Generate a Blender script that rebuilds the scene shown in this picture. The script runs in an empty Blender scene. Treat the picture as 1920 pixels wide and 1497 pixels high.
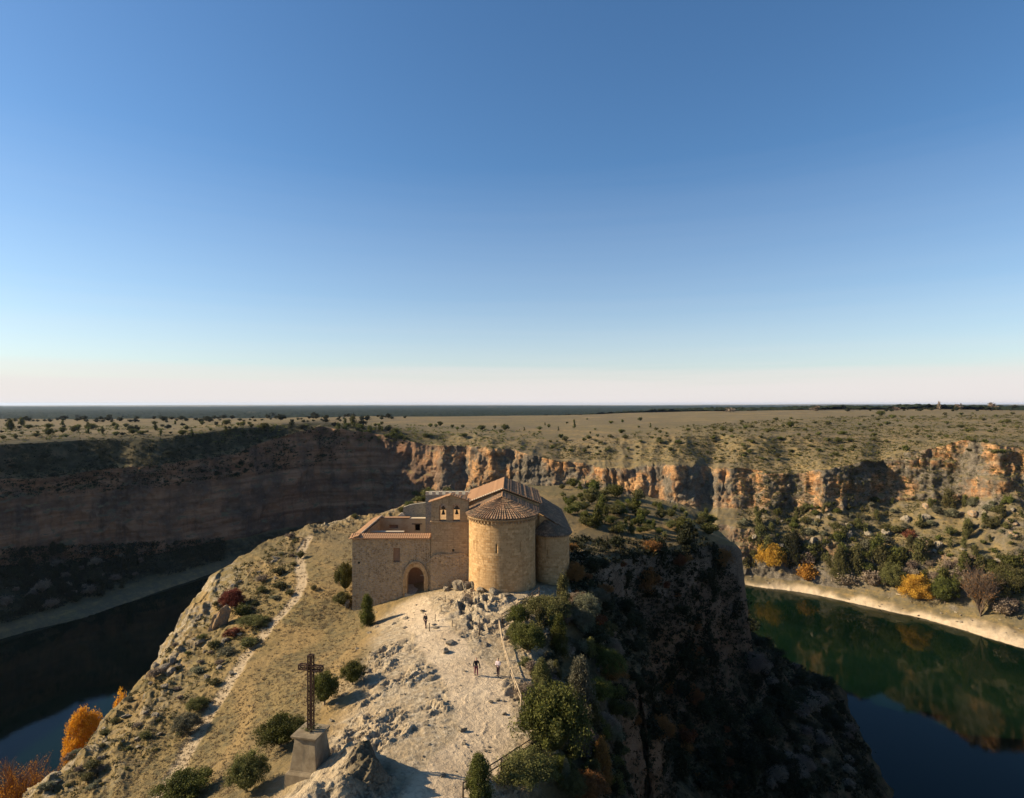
import bpy, bmesh, math, random
import numpy as np
from mathutils import Vector, Matrix
R = math.radians
C = bpy.context.scene.collection
sc = bpy.context.scene
random.seed(7); rng = np.random.default_rng(7)

# ---------------------------------------------------------------- camera
F = 1150.0; U0 = 960.0; V0 = 757.0; CZ = 100.0       # photo pixels, eye level row, eye height over the water
cam = bpy.data.cameras.new('camera'); camo = bpy.data.objects.new('camera', cam); C.objects.link(camo)
cam.sensor_fit = 'HORIZONTAL'; cam.sensor_width = 36; cam.lens = F / 1920 * 36
cam.shift_y = 8.5 / 1920
cam.clip_start = 0.5; cam.clip_end = 60000
camo.location = (0, 0, CZ); camo.rotation_euler = (R(90), 0, 0)
sc.camera = camo

# ---------------------------------------------------------------- light
SUN_EL = 27.0
SUN_AZ = math.atan2(-1, 0.05)          # direction to the sun, angle from +Y towards +X (negative: left)
sdir = Vector((math.sin(SUN_AZ) * math.cos(R(SUN_EL)), math.cos(SUN_AZ) * math.cos(R(SUN_EL)), math.sin(R(SUN_EL))))
sun = bpy.data.lights.new('sun', 'SUN'); sun.energy = 5.0; sun.angle = R(0.5); sun.color = (1.0, 0.82, 0.57)
suno = bpy.data.objects.new('sun', sun); C.objects.link(suno)
suno.rotation_euler = (-sdir).to_track_quat('-Z', 'Y').to_euler(); suno.location = (-80, 0, 160)
w = bpy.data.worlds.new('World'); sc.world = w; w.use_nodes = True
nt = w.node_tree; nt.nodes.clear()
def N(nt, t, **k):
    n = nt.nodes.new(t)
    for a, b in k.items(): setattr(n, a, b)
    return n
sky = N(nt, 'ShaderNodeTexSky', sky_type='NISHITA', sun_disc=False, sun_elevation=R(SUN_EL), sun_rotation=SUN_AZ,
        altitude=300, air_density=1.0, dust_density=0.6, ozone_density=2.2)
hs = N(nt, 'ShaderNodeHueSaturation'); hs.inputs['Saturation'].default_value = 1.15
bg = N(nt, 'ShaderNodeBackground'); bg.inputs[1].default_value = 0.074
ow = N(nt, 'ShaderNodeOutputWorld')
tc = N(nt, 'ShaderNodeTexCoord'); sx = N(nt, 'ShaderNodeSeparateXYZ')
nt.links.new(tc.outputs['Generated'], sx.inputs[0])
# thin cloud veil low over the horizon
mp = N(nt, 'ShaderNodeMapping'); mp.inputs['Scale'].default_value = (1.3, 1.3, 42)
nt.links.new(tc.outputs['Generated'], mp.inputs[0])
nz = N(nt, 'ShaderNodeTexNoise'); nz.inputs['Scale'].default_value = 1.6; nz.inputs['Detail'].default_value = 5
nt.links.new(mp.outputs[0], nz.inputs['Vector'])
ma = N(nt, 'ShaderNodeMath', operation='MULTIPLY_ADD'); ma.inputs[1].default_value = 0.05; ma.inputs[2].default_value = -0.025
nt.links.new(nz.outputs[0], ma.inputs[0])
ad = N(nt, 'ShaderNodeMath', operation='ADD'); nt.links.new(sx.outputs[2], ad.inputs[0]); nt.links.new(ma.outputs[0], ad.inputs[1])
cr = N(nt, 'ShaderNodeValToRGB'); e = cr.color_ramp
e.elements[0].position = 0.0; e.elements[0].color = (1, 1, 1, 1)
e.elements[1].position = 0.36; e.elements[1].color = (0, 0, 0, 1)
for p, v in ((0.03, .90), (0.045, .66), (0.064, .40), (0.10, .30), (0.17, .15)):
    q = e.elements.new(p); q.color = (v, v, v, 1)
nt.links.new(ad.outputs[0], cr.inputs[0])
mx = N(nt, 'ShaderNodeMixRGB'); mx.inputs[2].default_value = (6.1, 5.7, 5.6, 1)
nt.links.new(cr.outputs[0], mx.inputs[0])
nt.links.new(sky.outputs[0], hs.inputs['Color']); tn = N(nt, 'ShaderNodeMixRGB', blend_type='MULTIPLY'); tn.inputs[0].default_value = 1; tn.inputs[2].default_value = (.86, .99, 1.06, 1)
nt.links.new(hs.outputs[0], tn.inputs[1]); nt.links.new(tn.outputs[0], mx.inputs[1]); nt.links.new(mx.outputs[0], bg.inputs[0]); nt.links.new(bg.outputs[0], ow.inputs[0])
sc.view_settings.view_transform = 'Standard'; sc.view_settings.look = 'None'
sc.view_settings.exposure = 0.92; sc.view_settings.gamma = 1.0

# ---------------------------------------------------------------- numpy noise
def _h(ix, iy, iz, s):
    h = (ix.astype(np.int64) * 374761393 + iy.astype(np.int64) * 668265263 + iz.astype(np.int64) * 2147483647 + s * 974634777) & 0xffffffff
    h = ((h ^ (h >> 13)) * 1274126177) & 0xffffffff
    h = ((h ^ (h >> 16)) * 2246822519) & 0xffffffff
    return ((h ^ (h >> 15)) & 0xffff).astype(np.float32) / 65535.0
def vn2(x, y, s=0):
    ix = np.floor(x); iy = np.floor(y); fx = (x - ix).astype(np.float32); fy = (y - iy).astype(np.float32)
    ix = ix.astype(np.int64); iy = iy.astype(np.int64); z = np.zeros_like(ix)
    fx = fx * fx * (3 - 2 * fx); fy = fy * fy * (3 - 2 * fy)
    a = _h(ix, iy, z, s); b = _h(ix + 1, iy, z, s); c = _h(ix, iy + 1, z, s); d = _h(ix + 1, iy + 1, z, s)
    return (a + (b - a) * fx) * (1 - fy) + (c + (d - c) * fx) * fy
def vn3(x, y, z, s=0):
    iz = np.floor(z); fz = (z - iz).astype(np.float32); iz = iz.astype(np.int64); fz = fz * fz * (3 - 2 * fz)
    ix = np.floor(x); iy = np.floor(y); fx = (x - ix).astype(np.float32); fy = (y - iy).astype(np.float32)
    ix = ix.astype(np.int64); iy = iy.astype(np.int64)
    fx = fx * fx * (3 - 2 * fx); fy = fy * fy * (3 - 2 * fy)
    r = []
    for k in (0, 1):
        a = _h(ix, iy, iz + k, s); b = _h(ix + 1, iy, iz + k, s); c = _h(ix, iy + 1, iz + k, s); d = _h(ix + 1, iy + 1, iz + k, s)
        r.append((a + (b - a) * fx) * (1 - fy) + (c + (d - c) * fx) * fy)
    return r[0] * (1 - fz) + r[1] * fz
def fbm2(x, y, n=4, s=0, g=0.5):
    a = 1.0; t = 0; o = np.zeros(x.shape, np.float32)
    for i in range(n):
        c, q = math.cos(0.7 * i + .3), math.sin(0.7 * i + .3)
        o += a * (vn2((c * x - q * y) * 2 ** i, (q * x + c * y) * 2 ** i, s + i) - .5); t += a; a *= g
    return o / t * 2          # about -1..1
def fbm3(x, y, z, n=4, s=0, g=0.5):
    a = 1.0; t = 0; o = np.zeros(x.shape, np.float32)
    for i in range(n):
        o += a * (vn3(x * 2 ** i + 7.3 * i, y * 2 ** i + 3.1 * i, z * 2 ** i, s + i) - .5); t += a; a *= g
    return o / t * 2
def rid2(x, y, n=4, s=0, g=0.5):
    a = 1.0; t = 0; o = np.zeros(x.shape, np.float32)
    for i in range(n):
        c, q = math.cos(0.9 * i + .2), math.sin(0.9 * i + .2)
        o += a * (1 - np.abs(2 * vn2((c * x - q * y) * 2 ** i, (q * x + c * y) * 2 ** i, s + i) - 1)); t += a; a *= g
    return o / t              # 0..1, crests at 1
def sst(a, b, x):
    t = np.clip((x - a) / (b - a), 0, 1); return t * t * (3 - 2 * t)

def px(u, v, Y):                       # photo pixel + depth -> world
    return ((u - U0) / F * Y, Y, CZ - (v - V0) / F * Y)

# ---------------------------------------------------------------- outer canyon: radial profiles around the headland
# every station: azimuth column u, then (Y, z): shore, beach top, lower step base, lower step top, main cliff base, main cliff top, slope, plateau, far edge
ST = [
 (-160, [(232,0),(240,4),(258,16),(262,20),(272,26),(284,72),(296,80),(340,82),(640,84)]),
 (0,    [(260,0),(266,4),(284,12),(288,14),(304,20),(313,62),(326,78),(362,81),(680,82)]),
 (150,  [(285,0),(294,3),(318,8),(322,9),(342,12),(350,60),(370,78),(398,80.5),(690,81.5)]),
 (300,  [(326,0),(334,3),(346,7),(349,9),(358,13),(367,63),(385,78),(415,81.5),(720,81.5)]),
 (450,  [(378,0),(384,3),(392,6),(395,8),(402,12),(412,68),(428,83),(455,84.5),(760,81)]),
 (600,  [(452,0),(456,2),(460,4),(463,6),(468,9),(482,84),(505,84.5),(570,84.5),(820,81)]),
 (700,  [(455,0),(460,2),(464,6),(467,8),(474,12),(488,76),(510,79),(580,80),(900,80)]),
 (800,  [(440,0),(446,2),(450,6),(454,8),(462,14),(476,68),(500,75),(600,77.5),(950,79)]),
 (900,  [(425,0),(430,3),(434,6),(438,9),(446,16),(460,68.5),(490,75.5),(615,77.5),(1000,78.5)]),
 (1050, [(400,0),(406,3),(412,9),(416,13),(424,24),(432,58),(470,69),(560,75.5),(1050,79)]),
 (1200, [(375,0),(380,3),(374,12),(378,22),(390,38),(398,60.5),(438,74.5),(560,79),(1150,82)]),
 (1350, [(347,0),(350,3),(352,15),(358,27),(374,37),(383,61.5),(434,78),(560,81.5),(1250,85.5)]),
 (1500, [(324,0),(331,4),(337,18),(342,26),(356,40),(363,61),(424,77),(560,84),(1200,88.7)]),
 (1650, [(298,0),(305,4),(317,17),(322,24),(350,45),(356,66),(425,76),(560,81.5),(1200,91.6)]),
 (1800, [(273,0),(281,4),(290,16),(296,24),(330,48),(336,77),(392,79),(520,81.5),(1100,92)]),
 (1920, [(251,0),(262,4),(280,18),(286,26),(305,54),(311,77),(365,80),(520,82),(1100,91.5)]),
 (2100, [(228,0),(238,4),(252,18),(258,26),(285,50),(292,74),(345,78),(500,82),(1000,91)]),
]
TH = []; RR = []; ZZ = []
for u, p in ST:
    a = (u - U0) / F; k = math.sqrt(1 + a * a)
    TH.append(math.atan(a)); RR.append([q[0] * k for q in p]); ZZ.append([q[1] for q in p])
def ext(th, r0, zs):                   # stations outside the frame
    TH.append(R(th)); RR.append([r0 + d for d in (0, 8, 22, 26, 40, 52, 90, 220, 500)]); ZZ.append(zs)
for th in (55, 70, 90, 110): ext(th, 300 / max(.35, math.sin(R(th))) , [0, 4, 16, 22, 40, 70, 77, 82, 90])
for th in (135, 160, 180): ext(th, 420 if th == 135 else 700, [0, 4, 16, 22, 40, 70, 77, 82, 90])
for th in (-52, -65, -90, -110): ext(th, 250 / max(.35, abs(math.sin(R(th)))), [0, 4, 12, 16, 24, 78, 80, 82, 84])
for th in (-135, -160, -180): ext(th, 420 if th == -135 else 700, [0, 4, 12, 16, 24, 78, 80, 82, 84])
o = np.argsort(TH); TH = np.array(TH)[o]; RR = np.array(RR)[o]; ZZ = np.array(ZZ)[o]

def H_outer(x, y):
    th = np.arctan2(x, y); r = np.hypot(x, y)
    # buttresses and clefts: the wall steps in and out along its length
    s = th * 380.0
    butt = rid2(s / 34.0, r * 0.004, 3, 11) ** 1.5
    rgt = sst(.47, .60, th)
    warp = (butt - .45) * (24 - 15 * rgt) + fbm2(x / 13, y / 13, 4, 21) * 7.5 + fbm2(x / 38, y / 38, 2, 23) * (10 - 4 * rgt)
    left = 1 - sst(-0.20, -0.06, th)    # the shaded left wall is smoother and unbroken
    warp = warp * (1 - .62 * left)
    warp = warp * sst(5, 40, 1e3 + 0 * r)
    Rk = [np.interp(th, TH, RR[:, k]) for k in range(9)]
    Rk[3] = Rk[3] + 0
    Zk = [np.interp(th, TH, ZZ[:, k]) for k in range(9)]
    wob = fbm2(s / 30, s * 0, 3, 25); Zk[5] = Zk[5] + wob * 6 * (1 - .5 * left); Zk[4] = Zk[4] + fbm2(s / 45, s * 0 + 5, 2, 26) * 5 * (1 - left); Zk[3] = Zk[3] + fbm2(s / 25, s * 0 + 9, 3, 27) * 5 * (1 - left)
    amt = sst(Rk[1], Rk[4], r) * (1 - sst(Rk[6] - 6, Rk[7], r))
    small = sst(Rk[0] + 2, Rk[2], r) * (1 - amt)
    rr = r + warp * amt + fbm2(x / 9, y / 9, 3, 31) * 3.0 * small + fbm2(x / 30, y / 30, 2, 35) * 5 * (1 - sst(Rk[0], Rk[1], r))
    z = np.full(x.shape, -5.0, np.float32)
    z = np.where(rr > Rk[0] - 16, -5 + 5 * np.clip((rr - Rk[0] + 16) / 16, 0, 1), z)
    for k in range(8):
        t = np.clip((rr - Rk[k]) / np.maximum(Rk[k + 1] - Rk[k], .5), 0, 1)
        z = np.where(rr > Rk[k], Zk[k] + (Zk[k + 1] - Zk[k]) * t, z)
    # beyond the plateau: the land falls to the wooded plain
    rf = Rk[8]
    t = sst(rf * 1.02, rf * 1.02 + 500, r)
    z = z * (1 - t) + t * 52
    far = sst(3000, 20000, r)
    z = z * (1 - far) + far * (42 + 20 * fbm2(x / 5000, y / 5000, 3, 40) + 34 * sst(0.1, 0.6, th))
    z = z + 1.2 * fbm2(x / 60, y / 60, 3, 50) * sst(Rk[5], Rk[7], r) * (1 - sst(1400, 2500, r))
    # masks
    face = sst(Rk[4] - 3, Rk[4] + 1, rr) * (1 - sst(Rk[5], Rk[5] + 5, rr))
    low = sst(Rk[2] - 2, Rk[2], rr) * (1 - sst(Rk[3], Rk[3] + 2, rr))
    beach = sst(Rk[0] - 3, Rk[0], rr) * (1 - sst(Rk[1] - 7, Rk[1] - 1, rr + 4 * fbm2(x / 7, y / 7, 3, 29)))
    plat = sst(Rk[6], Rk[7], rr)
    return z, face, low, beach, plat, left, r > rf + 250

# ---------------------------------------------------------------- headland
RIM = np.array([(-60,-500),(-42,-100),(-38,0),(-39,40),(-41,62),(-46,85),(-49,97),(-51,110),(-47,122),(-38,131),(-30,140),(-22,158),(0,180),(16,186),
                (36,176),(51,173),(58,162),(52,148),(36,134),(23,124),(15,110),(12.5,98),(11,88),(7,80),(3.2,72),(2.0,66),(2.2,56),(1.8,49),(-1.5,44.5),(-3.2,41),(-2,30),(2,0),(10,-100),(40,-500)], float)
ANCH = np.array([(-5,42,73.4),(-3.5,59,73.8),(-10,71.6,73.8),(-13.9,86.5,72.9),(-22.8,86,70.2),(-1.4,81.5,74.6),(-8,81,74.0),(5,85,74.2),(-15,76,72.6),
 (-28,88,70.6),(-32,92,71),(-40,120,73.6),(-31.6,70,69.3),(-29,54,68),(-14.6,44.4,73.0),(-15.6,61.7,73),(-17.7,57,72),(-24,62,70.3),(-22,76,70.2),
 (-41,62,66.4),(-39,50,66.4),(-46,85,66.5),(-48,97,68.4),(-50,110,70.6),(-38.5,130,74.5),(-32.5,134,75),(-26,149,75.6),(0,178,76),(16,184,75.2),
 (36,174,73.5),(51,171,70),(57,160,63),(51,149,67.5),(35,135,69.5),(22,126,70.8),(12,105,73.5),(-10,110,75),(-20,120,75),(20,150,74),(-5,28,73),(-15,20,72.5),(-36,20,66),(0,0,72),(-15,0,72),(-38,0,66),
 (2,66,73.6),(2,56,73.2),(-1.5,44.5,72.8),(-30,-100,66),(5,-100,70),(-20,-500,74),(30,-500,74),(-60,-500,72)], float)
def tps(A):
    P = A[:, :2] / 50; n = len(P); d = np.hypot(P[:, None, 0] - P[None, :, 0], P[:, None, 1] - P[None, :, 1])
    K = np.where(d > 0, d * d * np.log(d + 1e-12), 0) + np.eye(n) * 1e-3
    M = np.zeros((n + 3, n + 3)); M[:n, :n] = K; M[:n, n] = 1; M[:n, n + 1:] = P; M[n, :n] = 1; M[n + 1:, :n] = P.T
    return np.linalg.solve(M, np.concatenate([A[:, 2], np.zeros(3)]))
WT = tps(ANCH)
def T_top(x, y):
    P = ANCH[:, :2] / 50; X = x / 50; Y = y / 50
    z = WT[-3] + WT[-2] * X + WT[-1] * Y
    for i in range(len(P)):
        d2 = (X - P[i, 0]) ** 2 + (Y - P[i, 1]) ** 2 + 1e-12
        z = z + WT[i] * d2 * 0.5 * np.log(d2)
    return z
def rim_sd(x, y):
    best = np.full(x.shape, 1e18); cx = np.zeros(x.shape); cy = np.zeros(x.shape); ins = np.zeros(x.shape, bool)
    n = len(RIM)
    for i in range(n):
        a = RIM[i]; b = RIM[(i + 1) % n]; e = b - a
        t = np.clip(((x - a[0]) * e[0] + (y - a[1]) * e[1]) / (e @ e), 0, 1)
        qx = a[0] + t * e[0]; qy = a[1] + t * e[1]; d = (x - qx) ** 2 + (y - qy) ** 2
        m = d < best; best = np.where(m, d, best); cx = np.where(m, qx, cx); cy = np.where(m, qy, cy)
        cond = ((a[1] > y) != (b[1] > y)) & (x < (b[0] - a[0]) * (y - a[1]) / (b[1] - a[1] + 1e-12) + a[0])
        ins ^= cond
    d = np.sqrt(best)
    return np.where(ins, -d, d), cx, cy
PATHL = np.array([(-40,120.5),(-38.6,112),(-36,104),(-33.4,98),(-32.3,92),(-33.3,84),(-33,77),(-31.6,70),(-30.8,64),(-30.2,58),(-29.3,54),(-28.6,49),(-28,42),(-27,30)], float)
PATHT = [(-14.2,85.5,2.2),(-12,78,2.4),(-9.5,71,2.6),(-6.5,64,2.6),(-3.0,57,2.9),(-2.2,50,2.6),(-4.5,42,2.8),(-5,30,3)]
def seg_d(x, y, P):
    best = np.full(x.shape, 1e9)
    for i in range(len(P) - 1):
        a = np.array(P[i][:2]); b = np.array(P[i + 1][:2]); e = b - a
        t = np.clip(((x - a[0]) * e[0] + (y - a[1]) * e[1]) / (e @ e), 0, 1)
        best = np.minimum(best, np.hypot(x - a[0] - t * e[0], y - a[1] - t * e[1]))
    return best
GRAVES = []
for u, v in ((866,1140),(884,1134),(898,1137),(886,1151),(905,1148),(882,1165),(884,1179),(905,1180),(912,1132),(868,1152)):
    Y = 26.0 * F / (v - V0); GRAVES.append(((u - U0) / F * Y, Y))
def H_head(x, y, fine=True):
    wx = x + fbm2(x / 14, y / 14, 3, 61) * 2.6; wy = y + fbm2(x / 14 + 9, y / 14 + 4, 3, 63) * 2.6
    near = 1 - sst(20, 30, np.hypot(x + 3, (y - 60) * 1.0)) * 1.0
    sd, cx, cy = rim_sd(wx, wy)
    sd0, cx0, cy0 = rim_sd(x, y)
    sd = np.where(near > .5, sd0, sd) * 1.0
    ins = sd <= 0
    tx = np.where(ins, x, cx); ty = np.where(ins, y, cy)
    z = T_top(tx, ty)
    # which side: left flank slopes, right flank is a cliff
    side = sst(-30, 10, x) * (1 - sst(178, 200, y))
    big = fbm2(x / 26, y / 26, 3, 71)
    sdr = np.maximum(sd, 0)
    gr = np.interp(sdr, [0, 5, 9, 12, 16, 26, 60, 95], [0, 3.2, 8, 34, 38, 45, 68, 82])
    gr2 = np.interp(sdr, [0, 1.5, 4, 9, 18, 40, 60], [0, 1.5, 27, 36, 44, 68, 82])
    kk = sst(95, 112, y); gr = gr * (1 - kk) + gr2 * kk
    gl = np.interp(sdr, [0, 2, 5, 10, 30, 60, 85], [0, 1.8, 8, 17, 38, 66, 85])
    z = z - gl * (1 - side) - gr * side
    e = (62, 52); tq = np.clip(((x - 56) * e[0] + (y - 164) * e[1]) / (e[0] ** 2 + e[1] ** 2), 0, 1); dq = np.hypot(x - 56 - tq * e[0], y - 164 - tq * e[1])
    z = np.maximum(z, 44 * (1 - tq) ** 1.1 - .85 * dq - 1)
    # knob of rock before the cross, casting its own shade
    ax = x + 10.6; ay = y - 43.4; c, s_ = math.cos(-.5), math.sin(-.5)
    kx = c * ax - s_ * ay; ky = s_ * ax + c * ay
    shp = np.where(kx > 0, np.exp(-(kx / 1.15) ** 4), np.exp(-(kx / 3.2) ** 2)) * np.exp(-(ky / 3.0) ** 4)
    z = z + 1.8 * shp * (1 + .25 * fbm2(x / 1.3, y / 1.3, 3, 77)) + .9 * (shp > .02) * shp ** .5 * (rid2(x / 1.5, y / 1.1, 4, 78) - .5)
    kx = x + 12.2; ky = y - 38.6
    z = z + .9 * np.exp(-(kx / 4) ** 4 - (ky / 3) ** 4) * (rid2(x / 1.7, y / 1.2, 4, 80) - .5)
    z = z + 1.6 * np.exp(-(kx / 3.2) ** 4 - (ky / 2.2) ** 4) * (1 + .2 * fbm2(x / 1.1, y / 1.1, 3, 79))
    # masks
    dpl = seg_d(x, y, PATHL)
    pl = 1 - sst(.5, 1.05, dpl + .25 * fbm2(x / 2, y / 2, 2, 81))
    z = z - .12 * pl
    best = np.full(x.shape, 1e9)
    for i in range(len(PATHT) - 1):
        a = PATHT[i]; b = PATHT[i + 1]; e = (b[0] - a[0], b[1] - a[1])
        t = np.clip(((x - a[0]) * e[0] + (y - a[1]) * e[1]) / (e[0] ** 2 + e[1] ** 2), 0, 1)
        best = np.minimum(best, np.hypot(x - a[0] - t * e[0], y - a[1] - t * e[1]) / (a[2] + (b[2] - a[2]) * t))
    pt = 1 - sst(.75, 1.25, best + .28 * fbm2(x / 3, y / 3, 3, 83))
    terr = sst(-17.5, -14, x + 2 * fbm2(x / 5, y / 5, 2, 85)) * (1 - sst(84, 88, y + np.maximum(0, -x - 12) * .5)) * sst(25, 35, y) * (1 - sst(0, 3, sd))
    if fine:
        rk = terr * (1 - .93 * pt)
        st_ = rid2((x * .75 + y * .65) / 1.7, (y * .75 - x * .65) / .75, 4, 91)
        pat = sst(-.05, .3, fbm2(x / 4.2, y / 4.2, 3, 93))
        q = np.floor(st_ * 6) / 6 * .6 + st_ * .4
        z = z + rk * (.16 + pat) * (q - .55) * 1.05 + terr * fbm2(x / .5, y / .5, 2, 95) * .03
        z = z + pt * terr * .45 * np.maximum(0, rid2(x / 1.6, y / 1.0, 3, 96) - .80)
        gz = np.exp(-((x + 4.5) / 4.6) ** 4 - ((y - 76.5) / 5.0) ** 4) * (1 - pt * .3)      # rough rock with cut graves before the apse
        z = z + gz * (rid2(x / 2.1 + 5, y / 1.5, 4, 97) - .5) * 1.3
        for gx, gy in GRAVES:
            c, s_ = math.cos(.25), math.sin(.25); a = c * (x - gx) + s_ * (y - gy); b = -s_ * (x - gx) + c * (y - gy)
            z = z - .75 * (1 - sst(.28, .42, np.abs(a))) * (1 - sst(.75, .95, np.abs(b)))
        sl = (1 - terr) * (1 - sst(0, 4, sd))
        z = z + sl * (1 - pl) * (fbm2(x / .9, y / .9, 3, 99) * .12 + np.maximum(0, rid2((x + y * .35) / 3.5, (y - .3 * x) / 9, 4, 101) - .66) * 2.0 * sst(-14, -3, sd) * (x < -10))
        z = z + sst(0, 4, sd) * fbm2(x / 5, y / 5, 4, 103) * 1.8
        le = .8 * sst(-9, -1, sd + 3 * fbm2(x / 6, y / 6, 2, 104)) * (1 - sst(-26, -18, x)) * (1 - sst(22, 32, sd)) * (1 - pl)
        ob = rid2(x / 5.5, y / 3.6, 4, 105); ob2 = np.floor(ob * 5) / 5 * .7 + ob * .3
        z = z + le * ((ob2 - .5) * 2.3 * sst(-.25, .15, fbm2(x / 9, y / 9, 2, 106)) + fbm2(x / 1.0, y / 1.0, 3, 107) * .22)
    edge = sst(-9, -1, sd)
    return z, pl, pt * terr, terr, edge, sd, side

def H(x, y, fine=True):
    zo, face, low, beach, plat, left, farm = H_outer(x, y)
    zh = np.full(x.shape, -99.0); m = {}
    near = (np.hypot(x, y - 80) < 210) | (y < 60)
    a = H_head(x[near], y[near], fine)
    zh[near] = a[0]
    names = ['pl', 'pt', 'terr', 'edge', 'sd', 'side']
    for i, nme in enumerate(names):
        q = np.zeros(x.shape) if nme != 'sd' else np.full(x.shape, 99.0); q[near] = a[i + 1]; m[nme] = q
    head = zh > zo
    z = np.where(head, zh, zo)
    return z, head, m, (face, low, beach, plat, left, farm)

# ---------------------------------------------------------------- terrain sheet, sampled by how large it shows
NC_IN, NC_OUT, NR = 1260, 64, 1080
ain = np.arctan(np.linspace(-1010, 1010, NC_IN) / F)
aout = np.linspace(ain[-1], math.pi, NC_OUT + 1)[1:]
TC = np.concatenate([-aout[::-1], ain, aout]); NCn = len(TC)
rs = np.concatenate([np.linspace(1, 30, 15, endpoint=False), np.linspace(30, 120, 420, endpoint=False), np.linspace(120, 520, 560, endpoint=False), np.geomspace(520, 2000, 150, endpoint=False), np.geomspace(2000, 26000, 80)])
X = np.sin(TC)[:, None] * rs[None]; Y = np.cos(TC)[:, None] * rs[None]
z0 = H(X, Y, False)[0]
dz = np.abs(np.diff(z0, axis=1)); dr = np.diff(rs)[None]; rm = .5 * (rs[1:] + rs[:-1])[None]
vv = (CZ - z0) / rs[None]; dv = np.abs(np.diff(vv, axis=1))
wgt = 1.0 * dz / rm + 1.3 * dv + .12 * dr / rm + 1e-6
vis = np.minimum.accumulate(vv, axis=1)           # crude occlusion: hidden ground gets fewer rows
hid = (vv[:, 1:] > vis[:, 1:] + .004)
wgt = np.where(hid, wgt * .3, wgt)
wgt = np.where(rm < 39, np.minimum(wgt, .004 * dr), wgt)
cum = np.concatenate([np.zeros((NCn, 1)), np.cumsum(wgt, axis=1)], axis=1)
# share the parametrisation between neighbouring columns so that rows stay smooth
k = 5; pad = np.pad(cum / cum[:, -1:], ((k, k), (0, 0)), mode='edge')
cs = sum(pad[i:i + NCn] for i in range(2 * k + 1)) / (2 * k + 1)
tt = np.linspace(0, 1, NR)
RG = np.stack([np.interp(tt, cs[i], rs) for i in range(NCn)])
X = np.sin(TC)[:, None] * RG; Y = np.cos(TC)[:, None] * RG
Z, head, m, om = H(X, Y, True)
face, low, beach, plat, left, farm = om
# normals of the coarse sheet, to push rock faces in and out
P = np.stack([X, Y, Z], -1)
def normals(P):
    du = np.zeros_like(P); dvv = np.zeros_like(P)
    du[1:-1] = P[2:] - P[:-2]; du[0] = P[1] - P[0]; du[-1] = P[-1] - P[-2]
    dvv[:, 1:-1] = P[:, 2:] - P[:, :-2]; dvv[:, 0] = P[:, 1] - P[:, 0]; dvv[:, -1] = P[:, -1] - P[:, -2]
    n = np.cross(du, dvv); n = n / (np.linalg.norm(n, axis=-1, keepdims=True) + 1e-9)
    return np.where(n[..., 2:3] < 0, -n, n)
NN = normals(P); steep = sst(.45, .75, 1 - NN[..., 2])
far_ok = (RG < 700)
# craggy rock: blocky 3D noise, beds of harder stone, rounded knobs
A = np.where(head, .9, 2.1 - .5 * left) * far_ok
dsp = fbm3(X / 16, Y / 16, Z / 11, 3, 109) * 1.5 * (~head) + fbm3(X / 6, Y / 6, Z / 5, 4, 111, .6) * 1.5 + (np.round(fbm3(X / 22, Y / 22, Z / 3.2, 2, 115) * 3) / 3) * .5
dsp = dsp + .6 * np.abs(fbm3(X / 3, Y / 3, Z / 3, 3, 117))
rocky = np.clip(steep + .5 * (~head) * (low + .25 * (1 - plat) * (1 - beach) * sst(0, .4, fbm2(X / 18, Y / 18, 3, 121))), 0, 1)
rocky = rocky * np.where(head, sst(1, 5, m['sd']) + .5 * m['edge'] * (X < -20) , 1)
P = P + NN * (dsp * A * rocky)[..., None]
P[..., 2] += np.where(~head & (RG < 520) & (Z > 2), fbm2(X / 3.5, Y / 3.5, 3, 131) * .55 * (1 - plat * .6), 0) + ~head * beach * fbm2(X / 1.6, Y / 1.6, 3, 132) * .35
NN2 = normals(P)
nv = NCn * NR
me = bpy.data.meshes.new('canyon_terrain')
me.vertices.add(nv); me.vertices.foreach_set('co', P.reshape(-1).astype(np.float32))
i0 = (np.arange(NCn - 1)[:, None] * NR + np.arange(NR - 1)[None]).reshape(-1)
quads = np.stack([i0, i0 + 1, i0 + NR + 1, i0 + NR], -1)
nf = len(quads)
me.loops.add(nf * 4); me.loops.foreach_set('vertex_index', quads.reshape(-1).astype(np.int32))
me.polygons.add(nf); me.polygons.foreach_set('loop_start', (np.arange(nf) * 4).astype(np.int32)); me.polygons.foreach_set('loop_total', np.full(nf, 4, np.int32))
me.polygons.foreach_set('use_smooth', np.ones(nf, bool))
me.update(calc_edges=True)
# surface masks: bare pale ground, greenness, ochre rock, kind of ground
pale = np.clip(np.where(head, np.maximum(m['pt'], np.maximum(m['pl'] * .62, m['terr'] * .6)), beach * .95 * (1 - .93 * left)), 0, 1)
green = np.where(head, .25 + .5 * sst(95, 130, Y) * (1 - m['terr']), .15 + .25 * plat * (1 - sst(600, 800, RG) * .8))
och = np.where(head, .35 * (m['sd'] > 3), face * (1 - .35 * left) + .5 * low)
farf = farm.astype(float)
och = np.where(head, .5 * (m['sd'] > 3), face * 1.0 + .55 * low)
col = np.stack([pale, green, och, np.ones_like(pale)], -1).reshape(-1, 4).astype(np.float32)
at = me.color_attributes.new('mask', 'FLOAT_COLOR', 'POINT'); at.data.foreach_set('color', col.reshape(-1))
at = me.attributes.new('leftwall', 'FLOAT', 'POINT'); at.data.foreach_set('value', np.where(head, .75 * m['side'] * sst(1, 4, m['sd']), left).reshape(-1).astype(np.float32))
heath = np.where(head, sst(.5, 5, m['sd']) * sst(-20, 4, X), sst(2, 6, Z) * (1 - plat) * (1 - face) * left * (1 - .3 * beach))  # heath cover; shade of the flank and left gorge is put in too
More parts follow.
